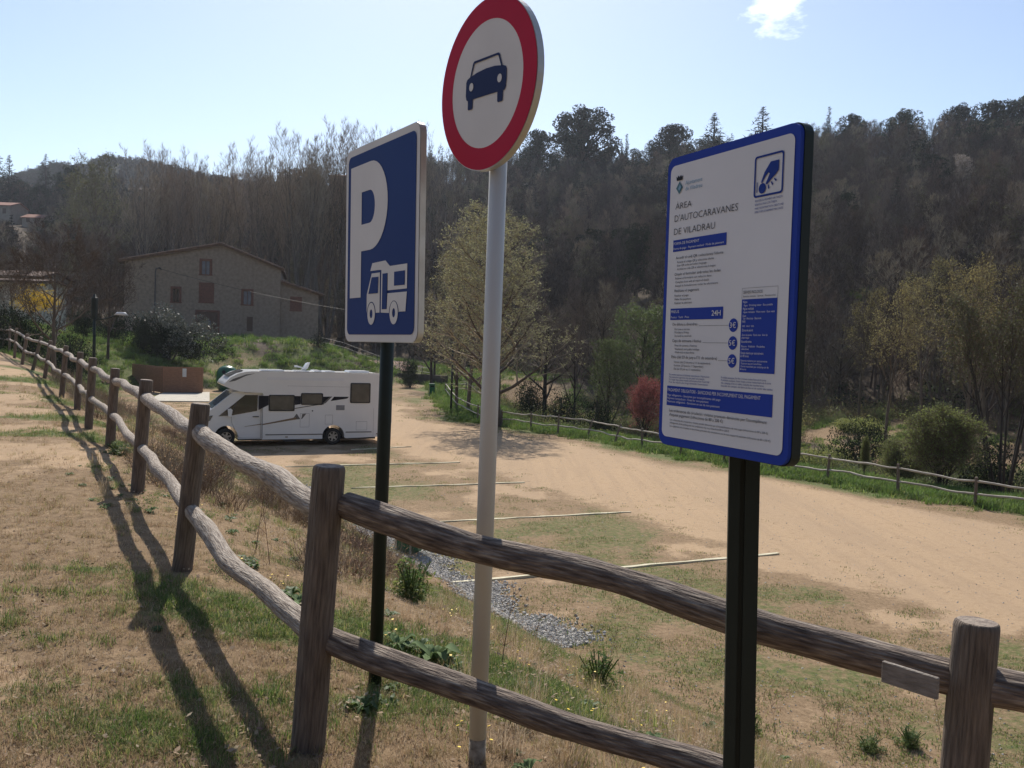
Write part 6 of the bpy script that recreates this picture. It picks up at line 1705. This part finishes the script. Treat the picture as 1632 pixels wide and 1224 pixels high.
# parking ground turf
turf = proto_coll('turf_tufts', [tuft(441, 26, .05, .16, ['straw', 'grassyel'], .010, .7, 1.1, .45), tuft(442, 26, .055, .15, ['grass', 'grassyel'], .010, .7, 1.0, .4), tuft(443, 26, .04, .18, ['straw2', 'straw'], .010, .7, 1.2, .4)])
def c5(X, Y, d, dl, dr, r_):
    sa, gr, li, *_ = gfun(X, Y)
    return (d < 0) & (r_.random(len(X)) < (1 - sa) ** 1.5 * 1.5 * sst(.42, .6, fbm(X, Y, .7, 361, 3)) + .10 * sst(.6, .7, fbm(X, Y, 1.6, 363)))
X, Y, Z = region(60000, 0, 0, 8.5, 85, 33, c5, True)
n = len(X); rg_ = np.random.default_rng(34)
scatter('turf', turf, X, Y, Z, rg_.uniform(.35, 1.0, n) * (1.25 + sst(20, 60, Y) * 1.2), 'thin patchy turf over the sand of the parking bays', 'turf', seed=35)
# verge by the far fence and the lush bank by the farmhouse
lush = proto_coll('lush_tufts', [tuft(451, 60, .26, .28, ['lush', 'grass'], .022, .5, .8, .35), tuft(452, 60, .20, .32, ['lush', 'grassyel'], .022, .6, .9, .35), tuft(453, 60, .3, .25, ['grass', 'lush'], .022, .5, .7, .3)])
def c6(X, Y, d, dl, dr, r_):
    sa, gr, li, *_ = gfun(X, Y)
    a = (dr < dl) & (d > -1.6) & (d < 30) & (r_.random(len(X)) < gr * sst(-1.8, -.2, d) * (1 - .7 * li))
    b = (dl <= dr) & (d > 0) & (Y > 46) & (Y < 100) & (r_.random(len(X)) < gr * .8)
    return (a & (Y > 18)) | b
X, Y, Z = region(60000, 0, 0, 18, 100, 36, c6, True)
n = len(X); rg_ = np.random.default_rng(37)
scatter('lush_grass', lush, X, Y, Z, rg_.uniform(.5, 1.2, n) * (1 + sst(40, 90, Y) * 1.0), 'lush green grass on the verge and the bank before the farmhouse', 'grass', seed=38)
# fallen dry leaves and chips near the fence
def chip(seed, m, s):
    rg = random.Random(seed); a = MB()
    for _ in range(10):
        p_ = V(rg.uniform(-.2, .2), rg.uniform(-.2, .2), rg.uniform(.003, .02)); u = V(rg.uniform(-1, 1), rg.uniform(-1, 1), rg.uniform(-.4, .4)).normalized() * s * rg.uniform(.5, 1.2); v_ = u.cross(V(0, 0, 1)) * .55 + V(0, 0, rg.uniform(-.3, .3) * s)
        a.add([p_ - u, p_ + v_, p_ + u, p_ - v_], [(0, 1, 2, 3)])
    return a.build('leaf_litter', m, mesh_only=True)
MT['deadleaf'] = mat('dead_leaves', (0.34, 0.25, 0.16), (0.2, 0.13, 0.08), 3, 0.9)
CL = proto_coll('litter', [chip(461, 'deadleaf', .018), chip(462, 'straw2', .014), chip(463, 'deadbrush', .016)])
X, Y, Z = region(7000, 0, 0, 1.6, 18, 39, lambda X, Y, d, dl, dr, r_: (d > 0) & (dl < dr) & (r_.random(len(X)) < .25 + .7 * sst(5.6, 4.4, d)), True)
n = len(X); rg_ = np.random.default_rng(40)
scatter('leaf_litter', CL, X, Y, Z, rg_.uniform(.5, 1.2, n), 'dead leaves and chips scattered along the fence and the bank', 'leaf litter', seed=41)
# tiny yellow flowers
def flw(seed):
    rg = random.Random(seed); a = MB()
    for _ in range(3):
        p_ = V(rg.uniform(-.08, .08), rg.uniform(-.08, .08), rg.uniform(.05, .12))
        a.tube([(p_.x, p_.y, 0), p_], .001, 3, mi=1, cap=False)
        a.sheet(circ(.008, 7), (p_, V(1, 0, .2), V(0, 1, .1), V(0, 0, 1)), .001)
    return a.build('small_flower', ['flower', 'weed'], mesh_only=True)
CY = proto_coll('flowers', [flw(471), flw(472)])
X, Y, Z = region(170, 0, 0, 2.2, 12, 42, lambda X, Y, d, dl, dr, r_: (d > 2.2) & (d < 6.3) & (dl < dr), True)
n = len(X)
scatter('yellow_flowers', CY, X, Y, Z, np.full(n, 1.0), 'tiny yellow flowers dotted in the grass under the log fence', 'flowers', seed=43)
# grey stone chips at the foot of the bank
def rock(seed):
    rg = random.Random(seed); a = MB()
    vs = []
    for x_, y_, z_ in ((1, 0, 0), (-1, 0, 0), (0, 1, 0), (0, -1, 0), (0, 0, .7), (0, 0, -.7), (.7, .6, .4), (-.6, .6, .4), (-.6, -.7, .3), (.7, -.6, .35)):
        vs.append(V(x_, y_, z_) * .035 * rg.uniform(.7, 1.3))
    import bmesh
    bm = bmesh.new()
    for q_ in vs: bm.verts.new(q_)
    bmesh.ops.convex_hull(bm, input=bm.verts)
    me = bpy.data.meshes.new('stone_chip'); bm.to_mesh(me); bm.free(); me.materials.append(MT['gravel'])
    return me
CG = proto_coll('stone_chips', [rock(481 + i) for i in range(5)])
rg_ = np.random.default_rng(44)
GLN = [(0.75, 12.3), (-2.9, 18.9), (-7.8, 26.8)]
seglen = [math.hypot(b[0] - a[0], b[1] - a[1]) for a, b in zip(GLN[:-1], GLN[1:])]
n = 26000; u_ = rg_.random(n) * sum(seglen); Xs = np.zeros(n); Ys = np.zeros(n); acc = 0
for (a, b), L_ in zip(zip(GLN[:-1], GLN[1:]), seglen):
    k = (u_ >= acc) & (u_ < acc + L_); t_ = (u_[k] - acc) / L_; acc += L_
    nx2, ny2 = (b[1] - a[1]) / L_, -(b[0] - a[0]) / L_
    w_ = (rg_.normal(0, .26, k.sum()) + .22 * np.sin(t_ * 19) + .1 * np.sin(t_ * 47)) + .15
    Xs[k] = a[0] + (b[0] - a[0]) * t_ + nx2 * w_; Ys[k] = a[1] + (b[1] - a[1]) * t_ + ny2 * w_
rot = np.stack([rg_.uniform(0, 6.28, n)] * 3, 1)
scatter('stone_chip_strip', CG, Xs, Ys, terrain(Xs, Ys) + rg_.uniform(-.01, .02, n), rg_.uniform(.3, .95, n), 'strip of grey stone chips along the foot of the bank', 'gravel', rot=rot, seed=45)

X, Y, Z = region(9000, 0, 0, 8.5, 34, 46, lambda X, Y, d, dl, dr, r_: d < 0, True)
n = len(X); rg_ = np.random.default_rng(47)
scatter('loose_pebbles', CG, X, Y, Z, rg_.uniform(.15, .6, n) ** 1.3, 'small loose stones lying about on the sandy parking ground', 'pebbles', rot=np.stack([rg_.uniform(0, 6.28, n)] * 3, 1), seed=48)

# ------------------------------------------------------------------ single weeds and plants near the fence
def rosette(seed, n, L_, W_, m, upr=.5, layers=2):
    rg = random.Random(seed); a = MB()
    for k in range(n):
        an = k * 2.4 + rg.uniform(-.3, .3); up0 = rg.uniform(.2, 1.0) * upr
        Ll = L_ * rg.uniform(.6, 1.1); Wl = W_ * rg.uniform(.7, 1.15); c_, s_ = math.cos(an), math.sin(an)
        rows = []; N = 6
        for i in range(N + 1):
            t = i / N; r_ = Ll * t; zz = Ll * (up0 * t * 1.6 - (up0 * .9 + .25) * t * t) + .01 + .01 * math.sin(t * 9 + k)
            ww = Wl * math.sin(math.pi * min(.97, t * .9 + .06)) ** .8
            for sd in (-1, 0, 1):
                rows.append(V(c_ * r_ - s_ * ww * sd * .5, s_ * r_ + c_ * ww * sd * .5, zz + (ww * .22 if sd else 0) + rg.uniform(-.004, .004)))
        a.add(rows, [(3 * i + j, 3 * i + j + 1, 3 * i + j + 4, 3 * i + j + 3) for i in range(N) for j in (0, 1)])
    return a.build('leaf_rosette', m, mesh_only=True, smooth=True)
ros = [rosette(501, 13, .16, .07, 'weed', 1.0), rosette(502, 16, .20, .085, 'weedgrey', 1.2), rosette(503, 9, .12, .06, 'weed', .6)]
def weed(px_, py_, i, sc_, label, rz=0.0, name='broad_leaf_weed'):
    sc_ *= .55; q_ = hit(px_, py_); o_ = bpy.data.objects.new(name, ros[i]); COL.objects.link(o_)
    o_.location = V(*q_); o_.rotation_euler = (0, 0, rz); o_.scale = (sc_,) * 3
    tag(o_, label, 'weed'); return o_
weed(455, 955, 0, 1.5, 'broad leaved green weed just right of the sunlit lower rail, left of the near post')
weed(478, 968, 1, 1.2, 'grey green leafy weed close behind the left side of the near post', 1)
weed(690, 1058, 1, 1.5, 'large leafy weed between the dark sign post and the pale pole', .6)
weed(665, 1040, 0, 1.3, 'green leafy weed just left of the large one by the pale pole', 2)
weed(720, 1070, 0, 1.2, 'green leafy weed touching the left side of the pale pole', 3)
weed(635, 1035, 1, 1.1, 'pale leafy weed right of the dark sign post', 4)
weed(575, 1130, 2, 1.5, 'flat broad leaved weed at the foot of the dark sign post', 1)
weed(598, 1118, 2, 1.1, 'small broad leaved weed in the shadow of the dark sign post', 3)
weed(1052, 1196, 1, 1.0, 'low leafy weed above the lower rail left of the notice board post', .2)
weed(1130, 1165, 0, 1.3, 'green weed against the left side of the notice board post', 2)
weed(400, 905, 2, 1.4, 'low green weed below the sunlit curved rail', .4)
weed(250, 1005, 2, .7, 'small flat weed in the double fence shadow', .4)
sp = bush(511, .26, .24, .42, 26, 60, .045, ['springleaf', 'weed'], 14, .5, .34, 'weed', .35)
def shrublet(px_, py_, sx_, sz_, label, rz=0.0):
    q_ = hit(px_, py_); return place_bush('small_shrub', sp, (q_[0], q_[1], q_[2] - .02), rz, (sx_, sx_, sz_), label, 'shrub')
shrublet(655, 960, 1.0, .95, 'small bright green shrub right of the dark sign post beside the stone chips')
shrublet(952, 1102, .9, .85, 'small green shrub between the two rails right of the pale pole', 1)
shrublet(1385, 1196, .75, .45, 'low green shrub on the grass under the rail near the right post', 2)
shrublet(1195, 1180, .7, .75, 'green shrub against the right side of the notice board post', 3)
shrublet(1555, 1200, .8, .5, 'low shrub in front of the foot of the right post', 4)
shrublet(1450, 1190, .8, .6, 'grassy green clump left of the right post', 5)
shrublet(190, 725, 1.2, .5, 'bright green clump at the base of a left fence post', 6)
CW = proto_coll('low_weeds', [rosette(521, 9, .12, .045, 'weed', .8), rosette(522, 11, .10, .035, 'weedgrey', 1.0), rosette(523, 7, .09, .05, 'weed', .5), twig_clump(524, .16, .16, 26, 'weed', .004, 'springleaf', lf=.07), twig_clump(525, .16, .2, 26, 'weed', .004, 'grass', lf=.08)])
X, Y, Z = region(3600, 0, 0, 2.4, 16, 50, lambda X, Y, d, dl, dr, r_: (d > 1.2) & (d < 6.2) & (dl < dr) & (r_.random(len(X)) < .08 + .7 * sst(.5, .66, fbm(X, Y, .9, 351))), True)
n = len(X); rg_ = np.random.default_rng(51)
scatter('low_weeds', CW, X, Y, Z, rg_.uniform(.25, .75, n), 'small leafy green weeds growing along the fence and down the bank', 'weeds', seed=52)
# thin dead stalks
def stalk(px_, py_, h, label, seed, lean=.2, br=7):
    q_ = hit(px_, py_); rg = random.Random(seed); a = MB()
    pts = [V(0, 0, 0)]; d_ = V(rg.uniform(-lean, lean), rg.uniform(-lean, lean), 1).normalized()
    for k in range(8):
        d_ = (d_ + rnd_dir(rg) * .07).normalized(); pts.append(pts[-1] + d_ * h / 8)
    a.tube(pts, [.0032 - .0003 * k for k in range(9)], 4, cap=False)
    for k in range(br):
        i = rg.randrange(2, 8); e = pts[i] + (d_ + rnd_dir(rg) * .8).normalized() * h * rg.uniform(.1, .3)
        a.tube([pts[i], pts[i].lerp(e, .5) + rnd_dir(rg) * .01, e], [.0018, .0014, .0008], 3, cap=False)
        for _ in range(2):
            f_ = pts[i].lerp(e, rg.random()); a.tube([f_, f_ + (d_ + rnd_dir(rg) * .9) * h * .06], [.001, .0006], 3, cap=False)
    o_ = a.build('dead_stalk', 'deadbrush'); o_.location = V(*q_); return tag(o_, label, 'plant stalk', 'thin dead stalks on the bank')
for k, (x_, y_, h_, lab) in enumerate(((965, 1085, .62, 'thin dead stalk rising beside the small shrub right of the pale pole'), (990, 1100, .5, 'thin dead stalk leaning right near the small shrub'), (1332, 1195, .62, 'thin branched dead stalk left of the right fence post'), (1318, 1160, .55, 'thin dead stalk under the wooden plate'), (1240, 1190, .55, 'thin dead stalk right of the notice board post'), (1500, 1180, .5, 'thin dead stalk close to the right fence post'), (800, 1060, .55, 'thin dead stalk right of the pale pole'), (850, 1040, .5, 'thin dead stalk in front of the stone chips'), (430, 900, .6, 'reddish dead dock stalk left of the near post'), (408, 880, .55, 'reddish dead dock stalk beside the curved rail'), (640, 850, .8, 'tall thin dead stalk between near post and dark sign post'))):
    stalk(x_, y_, h_, lab, 600 + k)

# ------------------------------------------------------------------ air haze over the valley
mb = MB(); mb.box((0, 420, 55), (1700, 980, 126))
hz = mb.build('haze', [])
hm = bpy.data.materials.new('valley_haze'); hm.use_nodes = True
hn = hm.node_tree; hn.nodes.clear()
pv_ = hn.nodes.new('ShaderNodeVolumePrincipled'); pv_.inputs['Density'].default_value = HAZE = 0.00019
pv_.inputs['Color'].default_value = (0.82, 0.88, 1.0, 1); pv_.inputs['Anisotropy'].default_value = 0.35
ho = hn.nodes.new('ShaderNodeOutputMaterial'); hn.links.new(pv_.outputs[0], ho.inputs['Volume'])
hz.data.materials.append(hm); hz.display_type = 'WIRE'
tag(hz, 'thin pale haze in the air over the whole valley', 'haze', kind='stuff')
